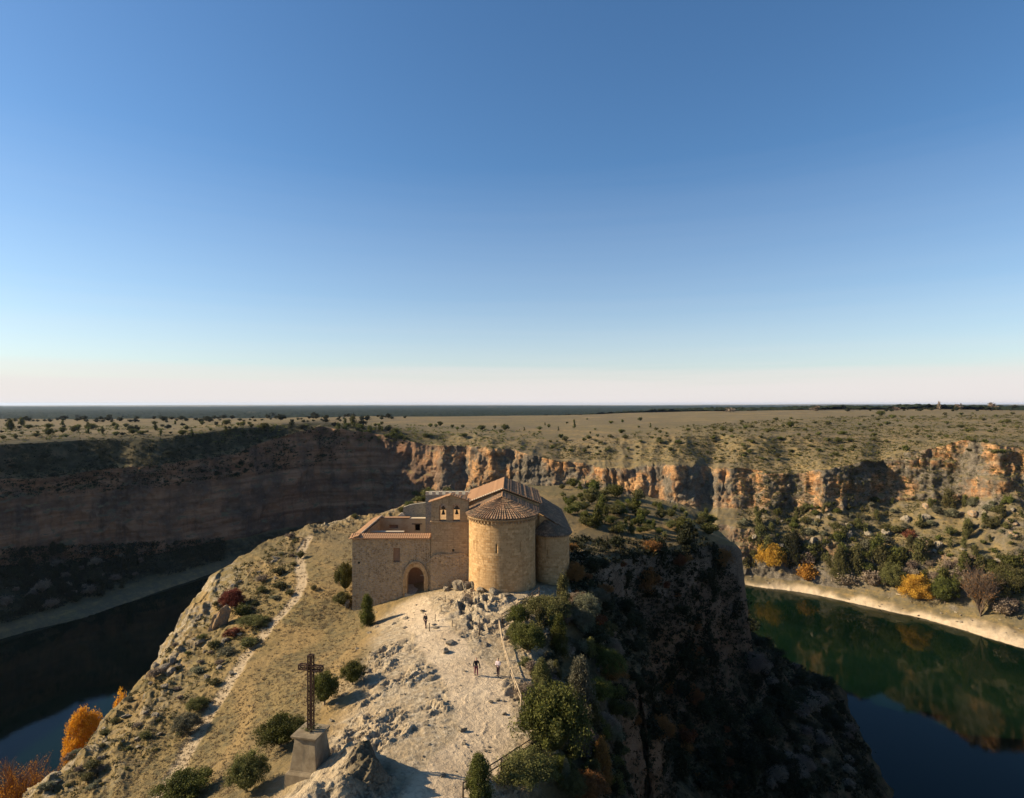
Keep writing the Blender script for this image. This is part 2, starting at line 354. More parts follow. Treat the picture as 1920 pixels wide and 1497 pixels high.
heath = np.maximum(heath, head * .8 * np.exp(-((X + 9.8) / 1.5) ** 4 - ((Y - 42.6) / 3) ** 4))
at = me.attributes.new('heath', 'FLOAT', 'POINT'); at.data.foreach_set('value', heath.reshape(-1).astype(np.float32))
knob = head * np.exp(-((X + 10.9) / 3.4) ** 4 - ((Y - 42.5) / 4.5) ** 4); pale = pale * (1 - .8 * knob)
lrock = head * sst(-8, 0, m['sd']) * (X < -24) * .75 * sst(-.1, .3, fbm2(X / 6, Y / 6, 3, 108))
col2 = np.stack([np.where(head, 0, 1.0), farf, np.maximum(m['terr'] * head * (1 - .7 * knob) * (1 - .8 * m['pt']), lrock * (1 - m['pl'])), np.ones_like(pale)], -1).reshape(-1, 4).astype(np.float32)
at = me.color_attributes.new('zone', 'FLOAT_COLOR', 'POINT'); at.data.foreach_set('color', col2.reshape(-1))
terrain = bpy.data.objects.new('canyon_terrain', me); C.objects.link(terrain); terrain['kind'] = 'structure'
terrain['label'] = 'dry limestone headland and canyon walls with grassy plateau'

# ---------------------------------------------------------------- node helpers
class MT:
    def __init__(s, name, rough=.9, spec=.2):
        s.m = bpy.data.materials.new(name); s.m.use_nodes = True; s.t = s.m.node_tree; s.t.nodes.clear()
        s.o = N(s.t, 'ShaderNodeOutputMaterial'); s.b = N(s.t, 'ShaderNodeBsdfPrincipled')
        s.b.inputs['Roughness'].default_value = rough; s.b.inputs['Specular IOR Level'].default_value = spec
        s.l(s.b.outputs[0], s.o.inputs[0])
    def l(s, a, b): s.t.links.new(a, b)
    def n(s, t, **k): return N(s.t, t, **k)
    def val(s, v, sock):
        if hasattr(v, 'is_output') or isinstance(v, bpy.types.NodeSocket): s.l(v, sock)
        else: sock.default_value = v
    def noise(s, scale, det=4, rough=.55, vec=None, dist=0):
        n = s.n('ShaderNodeTexNoise'); n.inputs['Scale'].default_value = scale; n.inputs['Detail'].default_value = det
        n.inputs['Roughness'].default_value = rough; n.inputs['Distortion'].default_value = dist
        s.l(vec if vec else s.pos(), n.inputs['Vector']); return n.outputs[0]
    def pos(s):
        if not hasattr(s, '_p'): s._p = s.n('ShaderNodeNewGeometry')
        return s._p.outputs['Position']
    def obj(s):
        if not hasattr(s, '_q'): s._q = s.n('ShaderNodeTexCoord')
        return s._q.outputs['Object']
    def uv(s):
        s.obj(); return s._q.outputs['UV']
    def scale(s, vec, sc_):
        n = s.n('ShaderNodeMapping'); n.inputs['Scale'].default_value = sc_; s.l(vec, n.inputs[0]); return n.outputs[0]
    def ramp(s, f, pts):
        n = s.n('ShaderNodeValToRGB'); e = n.color_ramp
        for i, (p, c) in enumerate(pts):
            q = e.elements[i] if i < 2 else e.elements.new(p)
            q.position = p; q.color = (c, c, c, 1) if isinstance(c, (int, float)) else (*c, 1)
        s.val(f, n.inputs[0]); return n.outputs[0]
    def mix(s, f, a, b, mode='MIX'):
        n = s.n('ShaderNodeMixRGB', blend_type=mode)
        for v, k in ((f, 0), (a, 1), (b, 2)):
            if isinstance(v, tuple): v = (*v, 1) if len(v) == 3 else v
            s.val(v, n.inputs[k])
        return n.outputs[0]
    def math(s, op, a, b=0.0, c=0.0):
        n = s.n('ShaderNodeMath', operation=op); s.val(a, n.inputs[0]); s.val(b, n.inputs[1]); s.val(c, n.inputs[2]); return n.outputs[0]
    def attr(s, nme):
        n = s.n('ShaderNodeAttribute'); n.attribute_name = nme; q = s.n('ShaderNodeSeparateColor'); s.l(n.outputs['Color'], q.inputs[0]); return q.outputs
    def bump(s, h, dist, strength=1.0):
        n = s.n('ShaderNodeBump'); n.inputs['Distance'].default_value = dist; n.inputs['Strength'].default_value = strength
        s.l(h, n.inputs['Height']); s.l(n.outputs[0], s.b.inputs['Normal'])
    def col(s, c): s.val((*c, 1) if isinstance(c, tuple) else c, s.b.inputs['Base Color']); return s.m

# terrain material
t = MT('terrain', .95, .1)
mk = t.attr('mask'); zn = t.attr('zone')
geo = t.n('ShaderNodeNewGeometry'); sz = t.n('ShaderNodeSeparateXYZ'); t.l(geo.outputs['Normal'], sz.inputs[0])
steepn = t.ramp(t.math('SUBTRACT', 1.0, sz.outputs[2]), [(.28, 0), (.50, 1)])
n_big = t.noise(.035, 5); n_mid = t.noise(.28, 6, .6); n_fine = t.noise(2.4, 5, .65); n_sp = t.noise(.9, 3, .7)
grass = t.mix(t.ramp(n_big, [(.35, 0), (.65, 1)]), (.195, .143, .058), (.270, .188, .076))
grass = t.mix(mk[1], grass, (.115, .100, .040))
grass = t.mix(t.ramp(n_sp, [(.48, 0), (.60, .75)]), grass, (.085, .078, .042))
grass = t.mix(t.ramp(n_fine, [(.60, 0), (.70, .55)]), grass, (.34, .27, .16))
dirt = t.mix(t.ramp(n_mid, [(.3, 0), (.7, 1)]), (.46, .350, .225), (.62, .49, .33))
dirt = t.mix(t.ramp(n_fine, [(.35, .5), (.5, 0)]), dirt, (.27, .21, .15))
grey = t.mix(t.ramp(n_mid, [(.32, 0), (.62, 1)]), (.12, .10, .072), (.30, .25, .185))
grey = t.mix(t.ramp(t.noise(5.5, 4, .7), [(.45, .7), (.62, 0)]), grey, (.055, .048, .036))
strv = t.scale(t.pos(), (.02, .02, .42))
strat = t.noise(1.0, 5, .6, strv)
ochre = t.mix(t.ramp(strat, [(.35, 0), (.65, 1)]), (.33, .150, .055), (.56, .32, .14))
ochre = t.mix(t.ramp(n_mid, [(.55, 0), (.75, .8)]), ochre, (.50, .35, .20))
streak = t.noise(1.0, 4, .6, t.scale(t.pos(), (.22, .22, .03)))
oc_f = t.math('MULTIPLY', mk[2], t.ramp(t.noise(.055, 5, .62), [(.47, 0), (.58, 1)]))
oc_f = t.math('MULTIPLY', oc_f, t.ramp(streak, [(.38, .35), (.55, 1)]))
rock = t.mix(oc_f, grey, ochre)
pit = t.n('ShaderNodeTexVoronoi', feature='DISTANCE_TO_EDGE'); pit.inputs['Scale'].default_value = .45; t.l(t.scale(t.pos(), (1, 1, 1.8)), pit.inputs['Vector'])
rock = t.mix(t.ramp(pit.outputs['Distance'], [(.0, .65), (.07, 0)]), rock, (.045, .036, .027))
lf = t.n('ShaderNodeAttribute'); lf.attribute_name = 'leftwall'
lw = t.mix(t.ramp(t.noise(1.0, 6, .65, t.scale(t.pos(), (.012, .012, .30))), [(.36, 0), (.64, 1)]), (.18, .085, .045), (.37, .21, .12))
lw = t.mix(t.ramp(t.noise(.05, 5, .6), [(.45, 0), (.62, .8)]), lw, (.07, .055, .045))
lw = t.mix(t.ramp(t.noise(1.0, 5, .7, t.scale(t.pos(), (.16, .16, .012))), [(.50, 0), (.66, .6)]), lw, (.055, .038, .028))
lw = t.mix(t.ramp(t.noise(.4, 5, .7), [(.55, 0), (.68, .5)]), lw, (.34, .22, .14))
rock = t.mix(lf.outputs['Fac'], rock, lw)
# pale ground on the terrace: rock slabs greyer, trodden dirt paler
grass = t.mix(t.ramp(t.noise(.011, 4, .6), [(.42, 0), (.60, .7)]), grass, (.150, .112, .062))
grass = t.mix(t.ramp(t.noise(1.0, 4, .6, t.scale(t.pos(), (.004, .02, 1))), [(.5, 0), (.62, .6)]), grass, (.31, .205, .085))
c1 = t.mix(mk[0], grass, dirt)
dirt = t.mix(zn[0], dirt, t.mix(t.ramp(n_fine, [(.35, 0), (.65, 1)]), (.15, .138, .12), (.30, .28, .25)))
terr_rock = t.mix(t.ramp(n_fine, [(.4, 0), (.62, 1)]), (.19, .155, .105), (.53, .435, .30))
c1 = t.mix(t.math('MULTIPLY', zn[2], t.ramp(n_sp, [(.44, 0), (.56, .9)])), c1, terr_rock)
scr = t.math('MULTIPLY', zn[0], t.ramp(n_mid, [(.38, .12), (.60, .8)]))
c1 = t.mix(t.math('MULTIPLY', scr, t.math('SUBTRACT', 1.0, mk[0])), c1, (.105, .090, .058))
c2 = t.mix(steepn, c1, t.mix(t.math('MULTIPLY', zn[2], .8), rock, terr_rock))
ha = t.n('ShaderNodeAttribute'); ha.attribute_name = 'heath'
heath_shade = t.math('MULTIPLY', ha.outputs['Fac'], t.ramp(t.noise(.16, 5, .65), [(.45, 1), (.66, .45)]))
heath_shade = t.math('MULTIPLY', heath_shade, t.math('SUBTRACT', 1.0, t.math('MULTIPLY', steepn, .35)))
c2 = t.mix(heath_shade, c2, t.mix(t.ramp(n_fine, [(.4, 0), (.6, 1)]), (.018, .018, .009), (.050, .044, .022)))  # near-black heath tones, partly painted shade
c2 = t.mix(zn[1], c2, t.mix(t.ramp(t.noise(.0012, 4), [(.40, 0), (.52, 1)]), (.05, .06, .03), (.26, .20, .12)))
t.col(c2)
ck = t.n('ShaderNodeTexVoronoi', feature='DISTANCE_TO_EDGE'); ck.inputs['Scale'].default_value = 1.7; t.l(t.pos(), ck.inputs['Vector'])
ckh = t.math('MULTIPLY', t.ramp(ck.outputs['Distance'], [(0, 0), (.10, 1)]), t.math('MULTIPLY', steepn, .22))
hb = t.math('ADD', t.math('MULTIPLY', n_fine, .5), t.math('MULTIPLY', t.noise(9, 4, .7), .28))
t.bump(t.math('ADD', hb, ckh), .40, 1.0)
me.materials.append(t.m)
bpy.context.view_layer.update()

UU = U0 + F * P[..., 0] / np.maximum(P[..., 1], 1); VVp = V0 + F * (CZ - P[..., 2]) / np.maximum(P[..., 1], 1)
seen = (VVp <= np.minimum.accumulate(np.concatenate([np.full((NCn, 1), 1e9), VVp[:, :-1]], 1), axis=1) + 1.5) & (P[..., 1] > 5)
def hit(u, v):
    d = Vector(((u - U0) / F, 1, -(v - V0) / F)).normalized()
    ok, loc, nrm, _ = terrain.ray_cast(Vector((0, 0, CZ)) + d * 20, d)
    return Vector(loc) if ok else None
def drop(x, y):
    ok, loc, nrm, _ = terrain.ray_cast(Vector((x, y, 400)), Vector((0, 0, -1)))
    return loc.z if ok else 0

# ---------------------------------------------------------------- water
t = MT('river_water', .03, .18); t.b.inputs['IOR'].default_value = 1.33
t.col(t.mix(t.ramp(t.noise(.02, 3), [(.4, 0), (.6, 1)]), (.0014, .0065, .0026), (.0026, .0105, .0042)))
wn = t.noise(1.0, 3, .6, t.scale(t.pos(), (.5, 1.2, 1)))
t.bump(wn, .02, .25)
bm = bmesh.new(); vs = [bm.verts.new((x, y, 0)) for x, y in ((-900, -900), (900, -900), (900, 700), (-900, 700))]; bm.faces.new(vs)
wm = bpy.data.meshes.new('river_water'); bm.to_mesh(wm); bm.free(); wm.materials.append(t.m)
wo = bpy.data.objects.new('river_water', wm); C.objects.link(wo); wo['kind'] = 'structure'; wo['label'] = 'still dark green river water in the canyon'
# ---------------------------------------------------------------- haze
t = MT('haze'); t.t.links.clear(); t.t.nodes.remove(t.b)
pv = t.n('ShaderNodeVolumePrincipled'); pv.inputs['Color'].default_value = (.55, .74, 1.0, 1); pv.inputs['Density'].default_value = 2.2e-5; pv.inputs['Anisotropy'].default_value = .3
t.l(pv.outputs[0], t.o.inputs['Volume'])
bm = bmesh.new(); bmesh.ops.create_cube(bm, size=1, matrix=Matrix.Translation((0, 0, 58)) @ Matrix.Diagonal((54000, 54000, 130, 1)))
hm = bpy.data.meshes.new('haze'); bm.to_mesh(hm); bm.free(); hm.materials.append(t.m)
ho = bpy.data.objects.new('haze', hm); C.objects.link(ho); ho['kind'] = 'stuff'; ho['label'] = 'thin blue air over the far plain'; ho['category'] = 'haze'
ho.display_type = 'WIRE'

# ---------------------------------------------------------------- object helpers
def tag(o, label=None, cat=None, group=None, kind=None):
    if label: o['label'] = label
    if cat: o['category'] = cat
    if group: o['group'] = group
    if kind: o['kind'] = kind
    return o
def empty(name, loc, rz=0, label=None, cat=None, group=None):
    o = bpy.data.objects.new(name, None); C.objects.link(o); o.location = loc; o.rotation_euler = (0, 0, rz); o.empty_display_size = .2
    return tag(o, label, cat, group)
class MB:
    def __init__(s): s.v = []; s.f = []; s.smooth = []
    def add(s, vs, fs, sm=False):
        n = len(s.v); s.v += [tuple(v) for v in vs]; s.f += [tuple(i + n for i in f) for f in fs]; s.smooth += [sm] * len(fs)
    def box(s, x0, x1, y0, y1, z0, z1, M=None):
        vs = [Vector((x, y, z)) for z in (z0, z1) for y in (y0, y1) for x in (x0, x1)]
        if M: vs = [M @ v for v in vs]
        s.add(vs, [(0,2,3,1),(4,5,7,6),(0,1,5,4),(2,6,7,3),(0,4,6,2),(1,3,7,5)])
    def bar(s, a, b, r, n=6, r2=None):
        a = Vector(a); b = Vector(b); d = (b - a).normalized(); q = d.to_track_quat('Z', 'Y'); r2 = r if r2 is None else r2
        vs = [a + q @ Vector((math.cos(2*math.pi*i/n+.785)*r, math.sin(2*math.pi*i/n+.785)*r, 0)) for i in range(n)] + [b + q @ Vector((math.cos(2*math.pi*i/n+.785)*r2, math.sin(2*math.pi*i/n+.785)*r2, 0)) for i in range(n)]
        s.add(vs, [(i, (i+1)%n, n+(i+1)%n, n+i) for i in range(n)] + [tuple(range(n))[::-1], tuple(range(n, 2*n))], n > 4)
    def prism(s, pts, y0, y1):          # outline in x,z extruded along y
        n = len(pts); s.add([(x, y0, z) for x, z in pts] + [(x, y1, z) for x, z in pts], [tuple(range(n)), tuple(range(n, 2*n))[::-1]] + [(i, n+i, n+(i+1)%n, (i+1)%n) for i in range(n)])
    def lathe(s, prof, n=16, c=(0,0,0)):
        m = len(prof); vs = [(c[0]+r*math.cos(2*math.pi*i/n), c[1]+r*math.sin(2*math.pi*i/n), c[2]+z) for i in range(n) for r, z in prof]
        s.add(vs, [(i*m+j, ((i+1)%n)*m+j, ((i+1)%n)*m+j+1, i*m+j+1) for i in range(n) for j in range(m-1)], True)
    def build(s, name, mat, parent=None, uvf=True, bev=0):
        me = bpy.data.meshes.new(name); me.from_pydata([tuple(v) for v in s.v], [], s.f)
        me.polygons.foreach_set('use_smooth', s.smooth); me.update()
        return mk_obj(name, me, mat, parent, uvf, bev)
def mk_obj(name, me, mat, parent=None, uvf=True, bev=0):
    bm = bmesh.new(); bm.from_mesh(me); bmesh.ops.recalc_face_normals(bm, faces=bm.faces)
    if uvf:
        L = bm.loops.layers.uv.new('UVMap')
        for f in bm.faces:
            n = f.normal
            for l in f.loops:
                c = l.vert.co
                if abs(n.z) > .8: l[L].uv = (c.x, c.y)
                elif abs(n.y) > abs(n.x): l[L].uv = (c.x, c.z)
                else: l[L].uv = (c.y + .37, c.z)
    bm.to_mesh(me); bm.free()
    if mat: me.materials.append(mat)
    o = bpy.data.objects.new(name, me); C.objects.link(o); o.parent = parent
    if bev:
        b = o.modifiers.new('bevel', 'BEVEL'); b.width = bev; b.segments = 2; b.limit_method = 'ANGLE'
    return o
def np_mesh(name, V, Fc, mat=None, attr=None, smooth=False):
    me = bpy.data.meshes.new(name); k = Fc.shape[1]
    me.vertices.add(len(V)); me.vertices.foreach_set('co', V.astype(np.float32).reshape(-1))
    me.loops.add(Fc.size); me.loops.foreach_set('vertex_index', Fc.astype(np.int32).reshape(-1))
    me.polygons.add(len(Fc)); me.polygons.foreach_set('loop_start', (np.arange(len(Fc)) * k).astype(np.int32)); me.polygons.foreach_set('loop_total', np.full(len(Fc), k, np.int32))
    me.polygons.foreach_set('use_smooth', np.full(len(Fc), smooth))
    me.update(calc_edges=True)
    if attr is not None:
        a = me.attributes.new('tint', 'FLOAT', 'POINT'); a.data.foreach_set('value', attr.astype(np.float32))
    if mat: me.materials.append(mat)
    return me
def copy_tree(o, parent=None):
    c = o.copy(); C.objects.link(c); c.parent = parent
    for ch in list(o.children): copy_tree(ch, c)
    return c

# ---------------------------------------------------------------- materials
def foliage(name, a, b, c, trans=.25):
    t = MT(name, .75, .15)
    at = t.n('ShaderNodeAttribute'); at.attribute_name = 'tint'
    oi = t.n('ShaderNodeObjectInfo')
    col = t.mix(t.ramp(at.outputs['Fac'], [(.15, 0), (.85, 1)]), a, b)
    col = t.mix(t.math('MULTIPLY', t.ramp(t.noise(1.3, 3), [(.45, 0), (.65, 1)]), .6), col, c)
    hsn = t.n('ShaderNodeHueSaturation'); t.l(col, hsn.inputs['Color'])
    t.l(t.math('MULTIPLY_ADD', oi.outputs['Random'], .5, .75), hsn.inputs['Value'])
    t.l(t.math('MULTIPLY_ADD', oi.outputs['Random'], .03, .485), hsn.inputs['Hue'])
    t.l(hsn.outputs[0], t.b.inputs['Base Color'])
    tr = t.n('ShaderNodeBsdfTranslucent'); t.l(hsn.outputs[0], tr.inputs[0])
    mx = t.n('ShaderNodeMixShader'); mx.inputs[0].default_value = trans
    t.l(t.b.outputs[0], mx.inputs[1]); t.l(tr.outputs[0], mx.inputs[2]); t.l(mx.outputs[0], t.o.inputs[0])
    return t.m
M = {}
M['juniper'] = foliage('juniper_green', (.036, .042, .010), (.130, .132, .028), (.080, .075, .022))
M['olive'] = foliage('olive_green', (.055, .054, .016), (.150, .140, .046), (.105, .090, .036))
M['grey'] = foliage('grey_green', (.085, .085, .050), (.185, .175, .105), (.13, .115, .07))
M['dark'] = foliage('dark_green_with_shade', (.015, .018, .007), (.038, .040, .016), (.034, .030, .013), .15)  # shade of the flank and gorge bushes is put into this green
M['orange'] = foliage('orange_leaves', (.50, .23, .015), (.80, .44, .035), (.62, .30, .02), .4)
M['yellow'] = foliage('yellow_leaves', (.36, .19, .03), (.58, .34, .05), (.44, .22, .04), .35)
M['rust'] = foliage('rust_leaves', (.11, .050, .018), (.26, .115, .035), (.15, .07, .03), .3)
M['red'] = foliage('red_leaves', (.10, .028, .018), (.19, .05, .03), (.12, .045, .03), .3)
M['brown'] = foliage('brown_twigs', (.13, .095, .065), (.26, .20, .14), (.18, .13, .09), .1)
M['gravel'] = foliage('gravel', (.16, .15, .13), (.50, .47, .42), (.30, .28, .25), 0)
M['rtwig'] = foliage('reddish_twigs', (.24, .11, .03), (.46, .24, .06), (.30, .14, .04), .1)
M['straw'] = foliage('dry_grass', (.20, .15, .075), (.36, .28, .15), (.15, .13, .06), .2)
t = MT('bark', .9); t.bump(t.noise(18, 4), .02); M['bark'] = t.col(t.mix(t.noise(6, 4), (.09, .065, .045), (.22, .17, .125)))
t = MT('weathered_wood', .85); t.bump(t.noise(25, 3), .01); M['wood'] = t.col(t.mix(t.noise(8, 4), (.28, .20, .12), (.50, .39, .25)))
t = MT('dark_wood', .85); M['dwood'] = t.col(t.mix(t.noise(8, 4), (.06, .045, .03), (.15, .11, .075)))
t = MT('boulder', .95, .1); n1 = t.noise(1.6, 5, .65); n2 = t.noise(9, 4, .7)
c_ = t.mix(t.ramp(n1, [(.35, 0), (.65, 1)]), (.21, .175, .125), (.44, .365, .26)); c_ = t.mix(t.ramp(n2, [(.42, .6), (.58, 0)]), c_, (.07, .06, .045))
t.bump(n2, .2); M['rock'] = t.col(c_)
t = MT('ochre_boulder', .95, .1); n1 = t.noise(.8, 5, .65); n2 = t.noise(6, 4, .7)
c_ = t.mix(t.ramp(n1, [(.4, 0), (.6, 1)]), (.22, .19, .15), (.46, .28, .13)); t.bump(n2, .2); M['orock'] = t.col(t.mix(t.ramp(n2, [(.4, .6), (.55, 0)]), c_, (.13, .11, .09)))

def stone(name, c1, c2, c3, bw, bh, mort, rubble=False, bumpd=.05):
    t = MT(name, .92, .12)
    uv = t.n('ShaderNodeUVMap').outputs[0]
    if rubble:
        v = t.n('ShaderNodeTexVoronoi', feature='DISTANCE_TO_EDGE'); v2 = t.n('ShaderNodeTexVoronoi'); 
        mpv = t.n('ShaderNodeMapping'); mpv.inputs['Scale'].default_value = (1/bw, 1/bh, 1); t.l(uv, mpv.inputs[0])
        wv = t.n('ShaderNodeMixRGB', blend_type='ADD'); wv.inputs[0].default_value = .35; nn = t.n('ShaderNodeTexNoise'); nn.inputs['Scale'].default_value = 1.6; t.l(mpv.outputs[0], nn.inputs['Vector'])
        t.l(mpv.outputs[0], wv.inputs[1]); t.l(nn.outputs['Color'], wv.inputs[2])
        for q in (v, v2): q.inputs['Scale'].default_value = 1.0; t.l(wv.outputs[0], q.inputs['Vector'])
        joint = t.ramp(v.outputs['Distance'], [(.02, 1), (.12, 0)])
        sc_ = t.n('ShaderNodeSeparateColor'); t.l(v2.outputs['Color'], sc_.inputs[0]); rnd = sc_.outputs[0]
        base = t.mix(t.ramp(rnd, [(.1, 0), (.9, 1)]), c1, c2)
    else:
        b = t.n('ShaderNodeTexBrick'); b.inputs['Scale'].default_value = 1; b.inputs['Brick Width'].default_value = bw; b.inputs['Row Height'].default_value = bh
        b.inputs['Mortar Size'].default_value = .012; b.inputs['Mortar Smooth'].default_value = .5; b.inputs['Bias'].default_value = 0; b.offset_frequency = 2
        b.inputs['Color1'].default_value = (*c1, 1); b.inputs['Color2'].default_value = (*c2, 1); b.inputs['Mortar'].default_value = (*[x * .7 for x in mort], 1)
        wv = t.n('ShaderNodeMixRGB', blend_type='ADD'); wv.inputs[0].default_value = .05; nn = t.n('ShaderNodeTexNoise'); nn.inputs['Scale'].default_value = 1.1; t.l(uv, nn.inputs['Vector'])
        t.l(uv, wv.inputs[1]); t.l(nn.outputs['Color'], wv.inputs[2]); t.l(wv.outputs[0], b.inputs['Vector'])
        base = b.outputs['Color']; joint = b.outputs['Fac']
    base = t.mix(t.ramp(t.noise(.55, 5, .6), [(.40, 0), (.62, .85)]), base, c3)
    base = t.mix(t.ramp(t.noise(3.2, 5, .7), [(.50, 0), (.66, .55)]), base, tuple(x * .55 for x in c1))
    drip = t.noise(1, 4, .6, t.scale(t.pos(), (1.6, 1.6, .16)))
    base = t.mix(t.ramp(drip, [(.56, 0), (.72, .55)]), base, tuple(x * .42 for x in c1))
    if rubble: base = t.mix(joint, base, mort)
    t.col(base)
    h = t.math('SUBTRACT', t.math('MULTIPLY', t.noise(7, 5, .7), .8), t.math('MULTIPLY', joint, .5))
    t.bump(h, bumpd, 1.0); return t.m
M['ashlar'] = stone('golden_ashlar', (.36, .205, .080), (.60, .385, .185), (.45, .29, .14), .62, .34, (.42, .33, .22), bumpd=.035)
M['rubble'] = stone('rubble_masonry', (.25, .155, .072), (.57, .38, .185), (.44, .30, .16), .34, .24, (.40, .31, .21), True, .07)
M['smooth'] = stone('belfry_masonry', (.33, .215, .11), (.49, .335, .18), (.39, .27, .15), .55, .30, (.36, .29, .20), bumpd=.04)
M['greystone'] = stone('grey_masonry', (.20, .175, .13), (.36, .315, .235), (.28, .25, .19), .38, .24, (.33, .29, .22), True, .06)
t = MT('plaster', .9); M['plaster'] = t.col(t.mix(t.ramp(t.noise(.9, 5), [(.4, 0), (.6, 1)]), (.42, .27, .14), (.50, .36, .21)))
t = MT('brick_infill', .9); t.bump(t.noise(14, 3), .03); M['infill'] = t.col(t.mix(t.noise(3, 4), (.22, .12, .07), (.33, .20, .12)))
t = MT('void', 1, 0); M['void'] = t.col((.02, .017, .014))  # near-black sheets, the dark inside openings put into the colour
t = MT('roof_tiles', .85, .15)
vv_ = t.n('ShaderNodeTexVoronoi'); vv_.inputs['Scale'].default_value = 3.4; t.l(t.pos(), vv_.inputs['Vector']); s_c = t.n('ShaderNodeSeparateColor'); t.l(vv_.outputs['Color'], s_c.inputs[0])
c_ = t.mix(t.ramp(s_c.outputs[0], [(.1, 0), (.9, 1)]), (.15, .085, .048), (.33, .20, .115)); c_ = t.mix(t.ramp(t.noise(.9, 5, .65), [(.44, 0), (.6, .85)]), c_, (.12, .09, .06))
c_ = t.mix(t.ramp(t.noise(7, 3), [(.6, 0), (.7, .6)]), c_, (.30, .27, .18)); t.bump(t.noise(12, 3), .03); M['tile'] = t.col(c_)
t = MT('edge_and_sunlit_tiles', .85, .15); M['tile2'] = t.col(t.mix(t.noise(4, 4, .7), (.27, .135, .068), (.41, .25, .135)))
t = MT('pale_coping', .9); M['coping'] = t.col(t.mix(t.noise(5, 4), (.42, .33, .22), (.56, .47, .34)))
t = MT('bronze', .5, .5); t.b.inputs['Metallic'].default_value = .7; M['bronze'] = t.col((.06, .045, .03))
t = MT('rusty_iron', .8, .3); t.b.inputs['Metallic'].default_value = .2; M['iron'] = t.col(t.mix(t.noise(9, 4), (.020, .013, .010), (.075, .034, .018)))
t = MT('weathered_plaster', .92); t.bump(t.noise(10, 5, .7), .02)
c_ = t.mix(t.ramp(t.noise(1.3, 5, .65), [(.4, 0), (.62, 1)]), (.17, .13, .08), (.26, .205, .13)); M['ped'] = t.col(t.mix(t.ramp(t.noise(1, 4, .6, t.scale(t.pos(), (3, 3, .5))), [(.55, 0), (.7, .6)]), c_, (.10, .085, .06)))

# ---------------------------------------------------------------- far wood on the plain: one mass nobody could count
ths = np.concatenate([np.linspace(-1.45, -.765, 160, endpoint=False), np.arctan(np.linspace(-1100, 1100, 900) / F), np.linspace(.77, 1.45, 160)]); rr_ = np.concatenate([np.geomspace(1250, 4000, 230), np.geomspace(4020, 15000, 150)])
XX = np.sin(ths)[:, None] * rr_[None]; YY = np.cos(ths)[:, None] * rr_[None]
zt = H(XX, YY, False)[0]
big = fbm2(XX / 900, YY / 500, 4, 201); den = sst(-.30, -.12, big + .35 * (rr_[None] < 6000)) * (1 - sst(.25, .55, ths[:, None]) * sst(0, .2, fbm2(XX / 700, YY / 260, 3, 203)))
bum = vn2(XX / 9, YY / 9, 205) * .6 + vn2(XX / 4, YY / 4, 206) * .4
ZZf = zt - 3 + den * (4.5 + 9 * bum) * (0.6 + .4 * vn2(XX / 60, YY / 60, 207))
Vf = np.stack([XX, YY, ZZf], -1).reshape(-1, 3); a_, b_ = len(ths), len(rr_)
i0 = (np.arange(a_ - 1)[:, None] * b_ + np.arange(b_ - 1)[None]).reshape(-1)
t = MT('far_wood', .95, .05); M['wood_far'] = t.col(t.mix(t.noise(.03, 4), (.012, .018, .009), (.026, .032, .015)))
fo = bpy.data.objects.new('pine_wood', np_mesh('pine_wood', Vf, np.stack([i0, i0 + 1, i0 + b_ + 1, i0 + b_], -1), M['wood_far'])); C.objects.link(fo)
tag(fo, 'dark pine wood covering the plain towards the horizon', 'wood', None, 'stuff')

